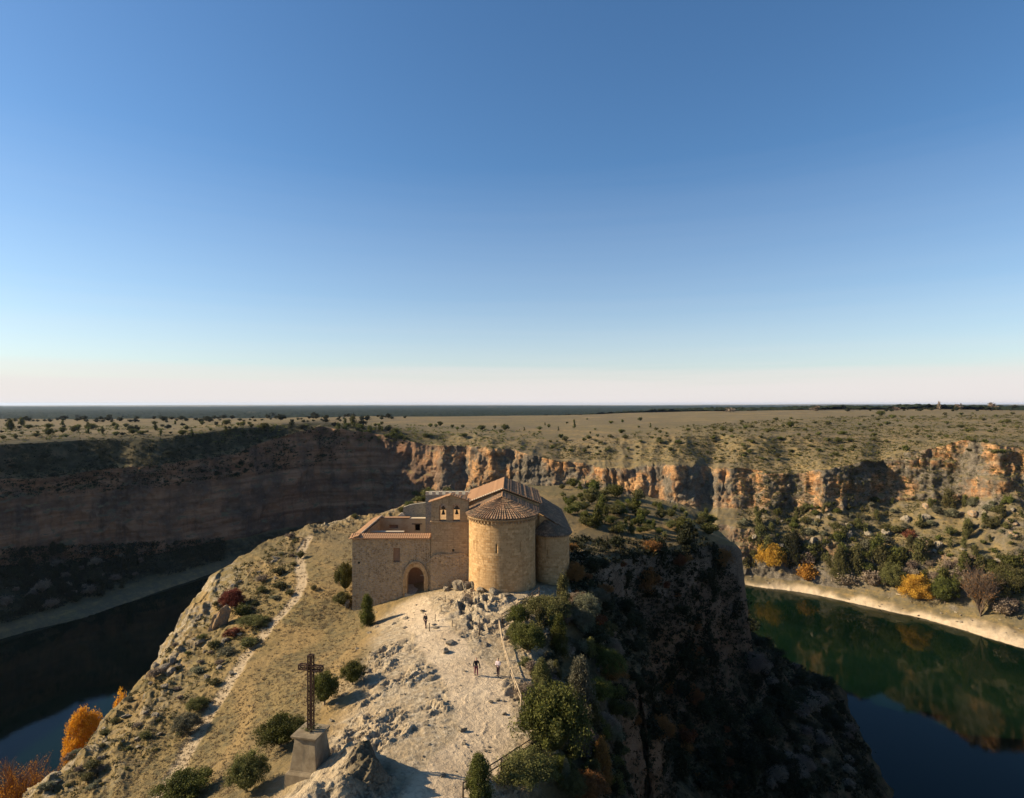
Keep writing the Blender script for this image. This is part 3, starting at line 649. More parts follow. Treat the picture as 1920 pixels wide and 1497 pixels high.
# ---------------------------------------------------------------- plants
def leaf_tris(Pc, size, seed, updir=None):
    r = np.random.default_rng(seed); n = len(Pc)
    a = r.normal(size=(n, 3)); a /= np.linalg.norm(a, axis=1, keepdims=True); b = r.normal(size=(n, 3)); b -= (b * a).sum(1, keepdims=True) * a; b /= np.linalg.norm(b, axis=1, keepdims=True)
    s = size * (.6 + .8 * r.random((n, 1)))
    V = np.stack([Pc + a * s, Pc - a * s * .55 + b * s * .55, Pc - a * s * .55 - b * s * .55], 1)
    return V.reshape(-1, 3)
def crown(name, mat, shape='round', clumps=40, leaves=80, size=.035, seed=0, cr=.17, core=True):
    r = np.random.default_rng(seed)
    d = r.normal(size=(clumps, 3)); d /= np.linalg.norm(d, axis=1, keepdims=True); d[:, 2] = np.abs(d[:, 2]) * 1.15 - .35
    rad = .5 - cr * .75; lump = .42 + .74 * r.random((clumps, 1))
    if shape == 'round': c = d * rad * lump * np.array([1, 1, .95]); c[:, 2] += .46
    elif shape == 'spread': c = d * rad * lump * np.array([1.05, .9, .8]); c[:, 2] += .42
    elif shape == 'upright':
        h = r.random(clumps) ** .8; a = r.random(clumps) * 6.283; q = .42 * (1 - h) ** .6 * (h + .12) ** .2 * (.40 + .62 * r.random(clumps)); c = np.stack([np.cos(a) * q, np.sin(a) * q, .08 + h * .82], 1)
    elif shape == 'poplar':
        h = r.random(clumps); a = r.random(clumps) * 6.283; q = .40 * np.sin(np.clip(h * .86 + .14, 0, 1) * math.pi) ** .55 * (.55 + .45 * r.random(clumps)); c = np.stack([np.cos(a) * q, np.sin(a) * q, .10 + h * .80], 1)
    crs = cr * (.5 + .9 * r.random(clumps)); tn = r.random(clumps)
    idx = np.repeat(np.arange(clumps), leaves); g = r.normal(size=(len(idx), 3)); g /= np.linalg.norm(g, axis=1, keepdims=True)
    g *= (r.random((len(idx), 1)) ** .45)
    Pc = c[idx] + g * crs[idx][:, None] * np.array([1, 1, 1.05])
    Pc[:, 2] = np.maximum(Pc[:, 2], .01)
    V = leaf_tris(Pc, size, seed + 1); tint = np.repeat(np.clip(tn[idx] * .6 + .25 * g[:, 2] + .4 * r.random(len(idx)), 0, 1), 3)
    Fc = np.arange(len(V)).reshape(-1, 3)
    if core:
        bm = bmesh.new(); bmesh.ops.create_icosphere(bm, subdivisions=2, radius=1)
        cv = np.array([v.co[:] for v in bm.verts]); cf = np.array([[v.index for v in f.verts] for f in bm.faces]); bm.free()
        if shape in ('upright', 'poplar'): cv = cv * np.array([.15, .15, .34]) + np.array([0, 0, .45])
        else: cv = cv * np.array([.24, .24, .25]) + np.array([0, 0, .38])
        cv *= 1 + .18 * (r.random((len(cv), 1)) - .5)
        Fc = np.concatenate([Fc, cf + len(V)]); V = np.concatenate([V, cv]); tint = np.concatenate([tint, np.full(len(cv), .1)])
    return np_mesh(name, V, Fc, mat, tint)
def trunk_mesh(seed, h=.55, r0=.035):
    r = random.Random(seed); m_ = MB(); p = Vector((0, 0, -.12)); top = Vector((r.uniform(-.05, .05), r.uniform(-.05, .05), h * .55))
    m_.bar(p, top, r0, 7, r0 * .65)
    for k in range(5):
        a = k * 1.26 + r.random(); b = top * r.uniform(.55, 1.0); e = b + Vector((math.cos(a) * .24, math.sin(a) * .24, h * r.uniform(.35, .6)))
        m_.bar(b, e, r0 * .45, 5, r0 * .12)
    return m_
def twig_mesh(seed, n0=26, depth=3, spread=.5, mat=None):
    """bare branching crown: fine tapering twigs, unit height"""
    r = random.Random(seed); m_ = MB()
    def go(p, d, L, rad, k):
        e = p + d * L; m_.bar(p, e, rad, 3, rad * .55)
        if k == 0: return
        for j in range(3 if k > 1 else 4):
            dd = (d + Vector((r.gauss(0, spread), r.gauss(0, spread), r.gauss(.15, .25)))).normalized()
            go(p + d * L * r.uniform(.45, 1), dd, L * r.uniform(.5, .75), rad * .55, k - 1)
    for i in range(n0):
        a = r.random() * 6.283; s = r.uniform(.1, .75); z = r.uniform(.02, .35)
        go(Vector((0, 0, z)), Vector((math.cos(a) * s, math.sin(a) * s, 1)).normalized(), r.uniform(.22, .36), .008, depth)
    V = np.array([tuple(v) for v in m_.v]); return m_
PROTO = {}
def proto(shape, mat, lvl, var):
    k = (shape, mat, lvl, var)
    if k not in PROTO:
        s = hash((shape, mat)) % 97; s = sum(map(ord, shape + mat)) + var * 31
        if lvl == 'hi': me = crown('crown', M[mat], shape, 120, 160, .017, s, .115)
        elif lvl == 'mid': me = crown('crown', M[mat], shape, 34, 42, .045, s, .17)
        else: me = crown('crown', M[mat], shape, 14, 16, .10, s, .20)
        PROTO[k] = me
    return PROTO[k]
TR = {}
def plant(name, loc, wd, ht, shape, mat, lvl, label, cat, group=None, rz=None, var=None):
    rz = random.random() * 6.28 if rz is None else rz; var = random.randrange(3 if lvl != 'hi' else 2) if var is None else var
    me = proto(shape, mat, lvl, var)
    if lvl in ('hi', 'mid'):
        o = empty(name, loc, rz, label, cat, group); o.scale = (wd, wd, ht)
        c = bpy.data.objects.new('crown', me); C.objects.link(c); c.parent = o
        if var not in TR: TR[var] = trunk_mesh(var).build('trunk', M['bark'], None, False).data; bpy.data.objects.remove([x for x in C.objects if x.data == TR[var]][0])
        k = bpy.data.objects.new('trunk', TR[var]); C.objects.link(k); k.parent = o
    else:
        o = bpy.data.objects.new(name, me); C.objects.link(o); o.location = loc; o.rotation_euler = (0, 0, rz); o.scale = (wd, wd, ht); tag(o, label, cat, group)
    return o
def plant_px(name, u, v, wpx, hpx, shape, mat, lvl, label, cat, group=None, sink=.06, var=None):
    p = hit(u, v)
    if p is None: return None
    wd = wpx / F * p.y; ht = hpx / F * p.y
    p.y += wd * .25; p.z = min(drop(p.x, p.y), p.z + .6) - sink * ht
    return plant(name, p, wd * 1.06, ht * 1.05, shape, mat, lvl, label, cat, group, None, var)
NEAR = [  # u, base v, width, height (photo pixels), shape, material, label
 (685,1178,44,62,'upright','juniper','pointed green juniper at the left foot of the entrance wall'),
 (645,1114,42,68,'round','juniper','tall dark juniper beside the left corner of the entrance wall'),
 (640,1142,36,34,'round','olive','low olive shrub below the tall juniper left of the chapel wall'),
 (659,1290,50,54,'round','juniper','round dark green juniper between the cross and the chapel'),
 (603,1330,56,80,'round','juniper','dark juniper directly behind the iron cross'),
 (520,1412,90,80,'spread','juniper','spreading green juniper left of the cross pedestal'),
 (455,1500,80,92,'round','olive','tall yellowish green shrub on the slope left of the pedestal base'),
 (333,1515,104,72,'spread','juniper','dark green juniper cut off by the bottom edge, left of the cross'),
 (1036,1450,146,172,'round','juniper','biggest green juniper, beside the lower end of the wooden fence'),
 (1090,1382,90,132,'upright','grey','tall grey green shrub behind the big juniper by the fence'),
 (1115,1400,48,80,'upright','olive','narrow olive shrub at the right edge of the big juniper'),
 (897,1515,80,88,'upright','juniper','bright green juniper at the bottom edge, left of the lower fence'),
 (990,1510,118,92,'spread','olive','wide olive shrub below the lower wooden fence'),
 (1062,1482,26,56,'upright','grey','thin pale shrub right of the wide olive shrub'),
 (1078,1510,52,50,'round','olive','small yellowish shrub at the bottom edge beside the orange shrubs'),
 (1130,1480,56,92,'upright','rust','rust orange shrub on the shaded slope near the bottom edge'),
 (1105,1512,76,62,'round','rust','bright rust shrub at the bottom edge right of the yellowish shrub'),
 (1030,1168,96,50,'spread','olive','wide low olive shrub below the apse, right of the fence top'),
 (1086,1150,38,42,'round','rust','orange shrub under the side chapel'),
 (990,1232,66,64,'round','juniper','light green juniper right of the fence bend'),
 (1050,1242,52,82,'upright','juniper','pointed juniper among grey rocks right of the fence'),
 (1106,1184,32,44,'upright','grey','thin grey shrub at the edge of the shaded cliff below the side chapel'),
 (1044,1285,30,42,'upright','olive','small olive shrub in the gap above the big juniper'),
 (562,1050,18,20,'round','olive','small round bush beside the top of the footpath'),
 (587,1110,16,14,'spread','olive','tiny bush right of the footpath bend'),
 (340,1384,54,44,'spread','grey','grey green bush just left of the pale footpath'),
 (364,1340,36,32,'round','olive','olive bush above the grey green bush by the footpath'),
 (462,1220,42,26,'spread','olive','low olive bush on the slope between footpath and cliff edge'),
 (430,1148,46,44,'round','red','dark red bush on top of the small ochre cliff'),
 (450,1160,34,30,'spread','juniper','green bush just right of the dark red bush'),
 (432,1198,36,22,'spread','red','crimson bush below the small ochre cliff'),
 (470,1180,60,24,'spread','olive','long low green bush right of the crimson bush'),
 (520,1080,34,18,'spread','olive','green patch of bush on the rocky crest left of the path'),
 (664,976,14,12,'round','olive','single round bush on the grassy crest left of the courtyard'),
]
for u, v, w_, h_, sh, mt, lb in NEAR:
    big_ = w_ * h_ > 1100
    nm = 'juniper' if mt == 'juniper' else ('autumn_shrub' if mt in ('rust', 'red') else 'shrub')
    plant_px(nm, u, v, w_, h_, sh, mt, 'hi' if big_ else 'mid', lb, nm.replace('_', ' '))
def plant_xy(name, x, y, topv, wpx, shape, mat, lvl, label, cat, group=None, minh=3):
    z = drop(x, y); topz = CZ - (topv - V0) / F * y
    return plant(name, Vector((x, y, z - .3)), wpx / F * y, max(minh, topz - z), shape, mat, lvl, label, cat, group)
def at_u(u, Y): return (u - U0) / F * Y
plant_xy('poplar', at_u(156, 96), 96, 1322, 84, 'poplar', 'orange', 'hi', 'bright orange leafy poplar beyond the lower left slope', 'poplar')
plant_xy('poplar', at_u(229, 118), 118, 1288, 34, 'poplar', 'orange', 'mid', 'small bright orange treetop showing over the left slope above the poplar', 'poplar')
plant_xy('autumn_tree', at_u(380, 125), 125, 1118, 52, 'poplar', 'rust', 'mid', 'thin rusty tree top behind the ochre rock on the left edge', 'tree')
def twig_tree(name, x, y, topv, wpx, leafmat, label, nleaf=2600, seed=1, n0=40, ls=.012, bm_='brown'):
    z = drop(x, y); ht = CZ - (topv - V0) / F * y - z; wd = wpx / F * y
    o = empty(name, (x, y, z - .2), random.random() * 6, label, 'tree'); o.scale = (wd * 1.15, wd * 1.15, ht)
    tm = twig_mesh(seed, n0, 3, .42); b = tm.build('branches', M[bm_], o, False)
    V = np.array([v.co[:] for v in b.data.vertices]); mxr = np.abs(V[:, :2]).max(); mz = V[:, 2].max()
    V[:, :2] *= .5 / mxr; V[:, 2] /= mz; b.data.vertices.foreach_set('co', V.reshape(-1).astype(np.float32))
    r = np.random.default_rng(seed); pick = V[r.integers(0, len(V), nleaf)]; pick = pick[pick[:, 2] < .75 * r.random(len(pick)) + .25]
    LV = leaf_tris(pick + r.normal(size=pick.shape) * .012, ls, seed)
    l = bpy.data.objects.new('leaves', np_mesh('leaves', LV, np.arange(len(LV)).reshape(-1, 3), M[leafmat], np.repeat(r.random(len(pick)), 3))); C.objects.link(l); l.parent = o
    k = MB(); k.bar((0, 0, -.1), (0, 0, .45), .014, 7, .006); k.build('trunk', M['bark'], o, False)
    return o
twig_tree('autumn_tree', at_u(38, 64), 64, 1400, 150, 'orange', 'half bare orange tree at the bottom left corner', 26000, 3, 80, .0062, 'rtwig')

# far bank of the right river and other countable plants, one by one
BANK = [(1452,1078,58,66,'round','yellow','hazy golden tree where the pale shore begins'),(1497,1072,44,74,'upright','dark','dark green tree between the golden trees on the far shore'),
 (1518,1097,38,40,'round','yellow','small yellow shrub on the pale shore'),(1405,1072,34,30,'round','olive','olive shrub next to the shaded headland on the far shore'),
 (1582,1096,48,70,'upright','olive','olive tree behind the brown bushes on the far bank'),(1592,1106,44,34,'round','brown','brown leafless bush left of the driftwood'),
 (1645,1108,46,40,'round','brown','brown leafless bush between two green trees on the far bank'),(1683,1112,48,60,'round','olive','round green tree above the driftwood'),
 (1730,1136,58,64,'round','yellow','round golden tree on the far shore'),(1781,1140,50,64,'round','juniper','round dark green tree right of the golden tree on the far shore'),
 (1612,1085,34,60,'upright','olive','slender olive tree on the bank above the brown bushes'),(1905,1118,60,60,'round','olive','olive tree at the right edge of the picture above the shore'),
 (1893,1162,44,40,'round','brown','brown bush at the right edge beside the bare tree'),(1710,1016,34,22,'round','red','dark red bush on the middle of the far slope'),
 (1478,1052,30,50,'upright','dark','dark narrow tree above the golden tree on the far bank'),(1656,1068,34,50,'round','olive','olive tree on the slope above the round green tree')]
for u, v, w_, h_, sh, mt, lb in BANK:
    nm = {'yellow': 'golden_tree', 'brown': 'bare_bush', 'red': 'autumn_shrub'}.get(mt, 'bank_tree')
    plant_px(nm, u, v, w_, h_, sh, mt, 'hi' if w_ * h_ > 2400 else 'mid', lb, nm.replace('_', ' '))
p = hit(1845, 1162)
if p: twig_tree('bare_tree', p.x, p.y + 2, 1038, 84, 'rust', 'bare tall tree with rusty lower leaves on the far bank', 2600, 9)
def inside(poly, u, v):
    r = False; n = len(poly)
    for i in range(n):
        a, b = poly[i], poly[(i + 1) % n]
        if (a[1] > v) != (b[1] > v) and u < (b[0] - a[0]) * (v - a[1]) / (b[1] - a[1]) + a[0]: r = not r
    return r
def scatter(poly, n, wr, asp, kinds, name, label, cat, group, lvl='lo', mind=6, cond=None, seed=1):
    r = random.Random(seed); us = [p[0] for p in poly]; vs = [p[1] for p in poly]; got = []; tries = 0
    while len(got) < n and tries < n * 30:
        tries += 1; u = r.uniform(min(us), max(us)); v = r.uniform(min(vs), max(vs))
        if not inside(poly, u, v) or any(abs(u - a) < mind and abs(v - b) < mind * .5 for a, b in got): continue
        w_ = wr[0] * (wr[1] / wr[0]) ** (r.random() ** 1.4); sh, mt = r.choice(kinds)
        q = hit(u, v)
        if q is None or q.z < .8 or (cond and not cond(q)): continue
        got.append((u, v)); k = {'upright': 1.35}.get(sh, 1.0)
        plant_px(name, u, v, w_, w_ * r.uniform(*asp) * k, sh, mt, 'hi' if w_ > 42 and mt != 'dark' else 'mid' if w_ > 15 or lvl == 'mid' else 'lo', label, cat, group)
J = [('round', 'juniper'), ('round', 'juniper'), ('upright', 'juniper'), ('spread', 'dark')]
CEN = [(807,802,10,10),(817,802,9,9),(825,800,12,12),(848,803,9,8),(857,807,9,9),(868,803,10,8),(903,807,17,12),(928,805,8,9),(938,812,7,8),(947,808,17,15),(983,808,5,7),(893,816,7,6),(870,822,16,10),(800,822,20,10),
 (1012,807,12,9),(1012,813,8,6),(1022,798,4,6),(1029,803,8,10),(1047,808,5,8),(1052,823,12,11),(1063,795,6,5),(1077,803,8,16),(1101,788,5,5),(1107,814,5,6),(1116,807,6,5),(1121,820,8,7),(1146,795,11,7),(1167,793,7,8),
 (1095,828,11,9),(1191,818,5,6),(1201,790,10,10),(1198,803,6,6),(1220,802,6,9),(1239,813,9,8),(1250,815,7,6),(1237,830,13,11),(1257,847,10,10),(703,800,10,8),(715,797,8,8),(710,800,8,8)]
for i, (u, v, w_, h_) in enumerate(CEN):
    plant_px('juniper_bush', u, v, w_, h_, 'upright' if h_ > w_ * 1.3 else 'round', 'juniper', 'lo' if w_ < 14 else 'mid', 'dark juniper on the open dry plateau beyond the chapel roofs', 'juniper bush', 'junipers on the open plateau')
plant_px('juniper_tree', 1484, 803, 15, 16, 'round', 'juniper', 'mid', 'single larger dark juniper on the bare upper part of the right slope', 'juniper tree')
plant_px('juniper_tree', 1904, 769, 15, 11, 'round', 'dark', 'mid', 'dark round tree standing alone on the skyline at the far right', 'juniper tree')
plant_px('juniper_tree', 525, 789, 22, 16, 'spread', 'dark', 'mid', 'broad dark tree standing highest in the left treeline', 'juniper tree')
plant_px('juniper_bush', 167, 806, 25, 15, 'spread', 'juniper', 'mid', 'widest dark juniper on the left plateau edge', 'juniper bush')
for u, v, w_, h_ in ((1370,773,24,8),(1532,771,20,10),(1762,769,8,16),(1800,769,14,14),(1863,769,18,14),(1684,770,16,8)):
    plant_px('bare_poplar', u, v, w_, h_, 'poplar', 'brown', 'lo', 'pale leafless poplar on the skyline above the right slope', 'poplar', 'bare poplars on the skyline')
scatter([(0,798),(420,796),(650,800),(650,808),(520,812),(0,826)], 74, (8, 20), (.65, .95), J, 'juniper_bush', 'dark juniper scattered along the left plateau rim', 'juniper bush', 'junipers along the left rim', mind=8, seed=2)
scatter([(0,787),(760,781),(760,786),(640,793),(0,794)], 100, (7, 16), (.6, .9), [('round', 'dark'), ('spread', 'dark')], 'holm_oak', 'dark tree in the line along the far edge of the left plateau', 'tree', 'trees along the far plateau edge', mind=5, seed=3)
scatter([(640,795),(700,802),(770,822),(760,842),(690,832),(640,815)], 42, (7, 20), (.6, .9), J, 'juniper_bush', 'dark juniper on the shaded slope where the left cliff ends', 'juniper bush', 'junipers at the end of the left cliff', mind=6, seed=4)
scatter([(1270,800),(1560,780),(1920,775),(1920,850),(1640,872),(1290,868),(1150,860),(1020,850),(1020,832)], 240, (6, 17), (.5, .8), [('round', 'juniper'), ('spread', 'juniper'), ('spread', 'olive'), ('round', 'olive')], 'slope_shrub', 'small dark bush dotted over the dry slope above the right cliff', 'shrub', 'bushes on the slope above the right cliff', mind=9, seed=5)
scatter([(1540,767),(1910,765),(1910,772),(1540,773)], 32, (6, 15), (.5, .8), [('round', 'dark'), ('spread', 'dark')], 'holm_oak', 'dark tree on the right skyline', 'tree', 'trees on the right skyline', mind=5, seed=6)
scatter([(1380,975),(1560,945),(1920,940),(1920,1060),(1740,1060),(1400,1030)], 140, (10, 30), (.65, 1.1), [('round', 'olive'), ('upright', 'olive'), ('spread', 'juniper'), ('spread', 'grey')], 'bench_shrub', 'olive bush on the shelf between the right cliff and the river', 'shrub', 'bushes below the right cliff', mind=10, seed=7)
scatter([(1400,1030),(1740,1055),(1920,1070),(1920,1150),(1800,1115),(1600,1075),(1420,1062)], 85, (16, 40), (.8, 1.2), [('round', 'olive'), ('upright', 'olive'), ('round', 'juniper'), ('round', 'brown'), ('upright', 'juniper')], 'bank_tree', 'green tree in the belt above the pale shore', 'bank tree', 'trees above the pale shore', mind=10, seed=8)
scatter([(1050,912),(1110,912),(1180,935),(1330,970),(1372,1010),(1340,1010),(1240,1015),(1120,1010),(1060,960)], 78, (14, 40), (.75, 1.1), [('round', 'juniper'), ('round', 'olive'), ('upright', 'juniper'), ('spread', 'olive')], 'hill_shrub', 'olive green bush on the headland behind the chapel', 'shrub', 'bushes on the headland behind the chapel', mind=11, seed=9)
scatter([(735,950),(800,925),(870,935),(850,965),(740,968)], 12, (18, 36), (.7, 1.0), [('round', 'olive'), ('spread', 'juniper')], 'hill_shrub', 'green bush behind the courtyard wall', 'shrub', 'bushes behind the courtyard', mind=10, seed=10)
scatter([(440,1060),(560,1000),(560,1110),(470,1230),(330,1400),(150,1497),(60,1497),(200,1350),(330,1200),(400,1120)], 60, (10, 36), (.45, .75), [('spread', 'olive'), ('spread', 'grey'), ('spread', 'olive'), ('round', 'brown')], 'slope_shrub', 'low olive grey bush on the steep grass left of the footpath', 'shrub', 'bushes on the left flank', lvl='mid', mind=14, seed=11)
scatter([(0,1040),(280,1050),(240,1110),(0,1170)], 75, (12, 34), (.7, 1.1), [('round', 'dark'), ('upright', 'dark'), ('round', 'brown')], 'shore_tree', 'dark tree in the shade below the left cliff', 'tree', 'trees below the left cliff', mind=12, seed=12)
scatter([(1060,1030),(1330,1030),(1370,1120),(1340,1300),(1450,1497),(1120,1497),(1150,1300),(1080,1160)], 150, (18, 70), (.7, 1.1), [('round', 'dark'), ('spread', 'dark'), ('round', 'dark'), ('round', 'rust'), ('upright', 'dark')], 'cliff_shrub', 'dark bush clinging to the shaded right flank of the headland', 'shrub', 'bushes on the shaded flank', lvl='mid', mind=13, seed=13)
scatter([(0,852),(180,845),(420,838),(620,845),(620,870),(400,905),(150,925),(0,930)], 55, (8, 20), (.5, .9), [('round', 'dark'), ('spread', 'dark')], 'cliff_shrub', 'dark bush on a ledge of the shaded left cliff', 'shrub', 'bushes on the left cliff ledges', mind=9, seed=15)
scatter([(965,1175),(1060,1120),(1150,1160),(1180,1300),(1170,1497),(1040,1497),(1000,1440),(985,1330)], 95, (28, 66), (.75, 1.15), [('round', 'olive'), ('round', 'juniper'), ('upright', 'olive'), ('spread', 'brown'), ('round', 'dark'), ('spread', 'grey')], 'thicket_shrub', 'tangled shrub in the thicket right of the wooden fence', 'shrub', 'shrubs in the thicket by the fence', lvl='mid', mind=10, seed=16)
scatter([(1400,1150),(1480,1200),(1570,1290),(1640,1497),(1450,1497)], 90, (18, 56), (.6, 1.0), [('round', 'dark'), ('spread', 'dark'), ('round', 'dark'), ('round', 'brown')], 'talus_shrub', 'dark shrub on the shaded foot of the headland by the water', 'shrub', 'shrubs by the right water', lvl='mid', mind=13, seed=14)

# dry scrub and tussocks: nobody could count them
def scrub(name, label, poly, n, wr, mats, seed, hh=.55):
    r = np.random.default_rng(seed); us = [q[0] for q in poly]; vs = [q[1] for q in poly]
    m_ = seen & (UU > min(us)) & (UU < max(us)) & (VVp > min(vs)) & (VVp < max(vs)) & (P[..., 2] > 4)
    c = P[m_]; cu = UU[m_]; cv = VVp[m_]; ins_ = np.zeros(len(cu), bool)
    for i in range(len(poly)):
        a, b_ = poly[i], poly[(i + 1) % len(poly)]
        if a[1] != b_[1]: ins_ ^= ((a[1] > cv) != (b_[1] > cv)) & (cu < (b_[0] - a[0]) * (cv - a[1]) / (b_[1] - a[1]) + a[0])
    c = c[ins_]; c = c[r.choice(len(c), min(n * 3, len(c)), replace=False)]
    dens = fbm2(c[:, 0] / 22, c[:, 1] / 22, 3, seed); c = c[dens + .25 * r.normal(size=len(c)) > -.12][:n]; k = 14
    s = wr[0] * (wr[1] / wr[0]) ** (r.random(len(c)) ** 1.6) / F * c[:, 1]
    q = r.normal(size=(len(c), k, 3)) * np.array([.26, .26, hh * .34]); q[..., 2] = np.abs(q[..., 2]); pts = (c[:, None] + q * s[:, None, None]).reshape(-1, 3)
    V = leaf_tris(pts, np.repeat(s * .20, k)[:, None], seed); tn = np.repeat(r.random(len(c)), k * 3)
    o = bpy.data.objects.new(name, np_mesh(name, V, np.arange(len(V)).reshape(-1, 3), M[mats], tn)); C.objects.link(o)
    tag(o, label, 'scrub', None, 'stuff')
scrub('dry_scrub', 'low dry scrub speckling the right canyon slopes', [(1020,835),(1270,800),(1560,782),(1920,778),(1920,1130),(1600,1075),(1390,1050),(1380,960),(1370,870),(1020,860)], 14000, (2.5, 8), 'olive', 31, .42)
scrub('plateau_scrub', 'small dry tufts on the plateau rim', [(0,800),(760,795),(1020,812),(1020,850),(760,830),(0,830)], 1500, (3, 8), 'juniper', 32)
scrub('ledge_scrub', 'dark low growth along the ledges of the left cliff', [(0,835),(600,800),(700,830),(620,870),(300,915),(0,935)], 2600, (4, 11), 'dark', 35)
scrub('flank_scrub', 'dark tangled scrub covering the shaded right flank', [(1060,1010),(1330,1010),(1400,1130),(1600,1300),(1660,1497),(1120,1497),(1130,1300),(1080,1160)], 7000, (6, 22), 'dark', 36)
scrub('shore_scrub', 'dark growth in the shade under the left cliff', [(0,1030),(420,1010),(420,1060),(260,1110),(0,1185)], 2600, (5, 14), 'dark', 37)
scrub('grass_tussocks', 'dry straw tussocks on the headland slopes', [(600,985),(700,972),(660,1150),(700,1240),(560,1400),(420,1497),(120,1497),(400,1180),(450,1070)], 5200, (3, 8), 'straw', 33)
scrub('shore_gravel', 'loose pale gravel and stones along the right shore', [(1395,1080),(1660,1122),(1920,1185),(1920,1213),(1660,1143),(1400,1094)], 3500, (1.5, 4.5), 'gravel', 38, .3)
scrub('heath', 'dark low heath on the left flank', [(440,1060),(560,1000),(550,1110),(470,1230),(330,1400),(150,1497),(60,1497),(200,1350),(330,1200),(400,1120)], 750, (6, 14), 'olive', 34)

# ---------------------------------------------------------------- the chapel
church = empty('chapel', (-6, 90, 73), 0, 'golden stone chapel with round apse, twin bell gable and roofless courtyard on the headland', 'church')
def rel(me_o, par=church):              # geometry is written in world metres; hang it on its parent without moving it
    me_o.parent = par; me_o.matrix_parent_inverse = Matrix.Identity(4)
    w_ = Vector((0, 0, 0)); q = par
    while q is not None: w_ += Vector(q.location); q = q.parent
    me_o.data.transform(Matrix.Translation(-w_)) if me_o.data else None
    return me_o
def holes_wall(name, outline, holes, y0, y1, mat, parent=church):
    bm = bmesh.new(); es = []
    for loop in [outline] + holes:
        vs = [bm.verts.new((x, y0, z)) for x, z in loop]
        es += [bm.edges.new((vs[i], vs[(i + 1) % len(vs)])) for i in range(len(vs))]
    bmesh.ops.triangle_fill(bm, use_beauty=True, edges=es)
    r = bmesh.ops.extrude_face_region(bm, geom=bm.faces[:])
    for v in [g for g in r['geom'] if isinstance(g, bmesh.types.BMVert)]: v.co.y = y1
    me = bpy.data.meshes.new(name); bm.to_mesh(me); bm.free()
    return rel(mk_obj(name, me, mat), parent)
def arch(cx, w, z0, zs, zt, n=8, pointed=True):
    """opening outline, counter-clockwise: jambs to zs, then an arch up to zt"""
    pts = [(cx - w / 2, z0), (cx + w / 2, z0)]
    for i in range(n + 1):
        t = i / n
        if pointed:
            if t <= .5: a = t / .5; pts.append((cx + w / 2 * (1 - a ** 1.6) , zs + (zt - zs) * math.sin(a * math.pi / 2) ** .9))
            else: a = (1 - t) / .5; pts.append((cx - w / 2 * (1 - a ** 1.6), zs + (zt - zs) * math.sin(a * math.pi / 2) ** .9))
        else: a = t * math.pi; pts.append((cx + w / 2 * math.cos(a), zs + (zt - zs) * math.sin(a)))
    return pts
def rect(x0, x1, z0, z1): return [(x0, z0), (x1, z0), (x1, z1), (x0, z1)]
def B(name, mat, *boxes, parent=church, bev=0):
    m_ = MB()
    for b in boxes: m_.box(*b)
    return rel(m_.build(name, mat, None, True, bev), parent)
# entrance block
door_o = arch(-13.72, 2.45, 66, 75.0, 76.7)
fw = holes_wall('entrance_wall', [(-22.75, 66), (-11.6, 66), (-11.6, 80.75), (-22.75, 80.75)],
  [[p if p[1] > 67 else (p[0], 66.01) for p in door_o], rect(-16.9, -15.95, 77.4, 79.45), rect(-21.95, -21.65, 77.15, 77.5)], 87.3, 88.3, M['rubble'])
B('gateway_lit_strip', M['coping'], (-13.3, -12.75, 89.0, 89.06, 75.0, 75.1))  # pale strip painted in for the lit ledge inside the gateway
B('threshold', M['greystone'], (-15.2, -12.3, 86.9, 88.35, 66, 73.0))
B('infill', M['infill'], (-16.93, -15.92, 87.62, 88.0, 77.36, 79.5))
B('niche', M['void'], (-22.0, -21.6, 87.75, 88.0, 77.1, 77.55))
# archivolt of the gateway
def ring(name, inner, outer, y0, y1, mat):
    m_ = MB(); n = len(inner)
    for i in range(n - 1):
        a, b, c, d = inner[i], inner[i + 1], outer[i + 1], outer[i]
        m_.prism([a, b, c, d], y0, y1)
    return rel(m_.build(name, mat))
ins = arch(-13.72, 2.55, 75.0, 75.0, 76.78, 12)[2:]; outs = arch(-13.72, 3.30, 75.0, 75.0, 77.35, 12)[2:]; out2 = arch(-13.72, 3.62, 75.0, 75.0, 77.62, 12)[2:]
ring('gateway_arch', ins, outs, 87.12, 87.33, M['ashlar']); ring('arch_moulding', outs, out2, 87.02, 87.33, M['smooth'])
B('gateway_jamb', M['ashlar'], (-15.5, -14.93, 87.14, 87.33, 70, 75.0)); B('gateway_jamb', M['ashlar'], (-12.52, -11.95, 87.14, 87.33, 70, 75.0))
B('courtyard_wall', M['rubble'], (-22.75, -21.85, 88.3, 102.6, 66, 80.72))
holes_wall('back_wall', [(-21.85, 68), (-11.6, 68), (-11.6, 80.85), (-21.85, 81.0)], [rect(-16.1, -15.25, 78.9, 79.95), rect(-20.4, -18.9, 79.3, 79.9)], 101.7, 102.6, M['plaster'])
B('window_recess', M['void'], (-16.3, -15.1, 102.3, 102.55, 78.7, 80.1)); B('window_recess', M['infill'], (-20.6, -18.7, 102.0, 102.5, 79.2, 80.0))
B('window_lintel', M['dwood'], (-16.6, -14.9, 101.62, 102.2, 79.97, 80.12))
B('inner_wall', M['infill'], (-22.0, -16.8, 94.7, 95.2, 68, 80.1)); B('inner_coping', M['coping'], (-22.0, -16.7, 94.55, 95.3, 80.1, 80.24))
B('side_wall', M['plaster'], (-12.0, -11.6, 88.7, 101.7, 68, 80.6))
B('inner_room_wall', M['infill'], (-17.5, -11.9, 91.5, 91.8, 68, 77.5))
B('courtyard_floor', M['greystone'], (-21.85, -12.0, 88.3, 101.7, 68, 73.05))

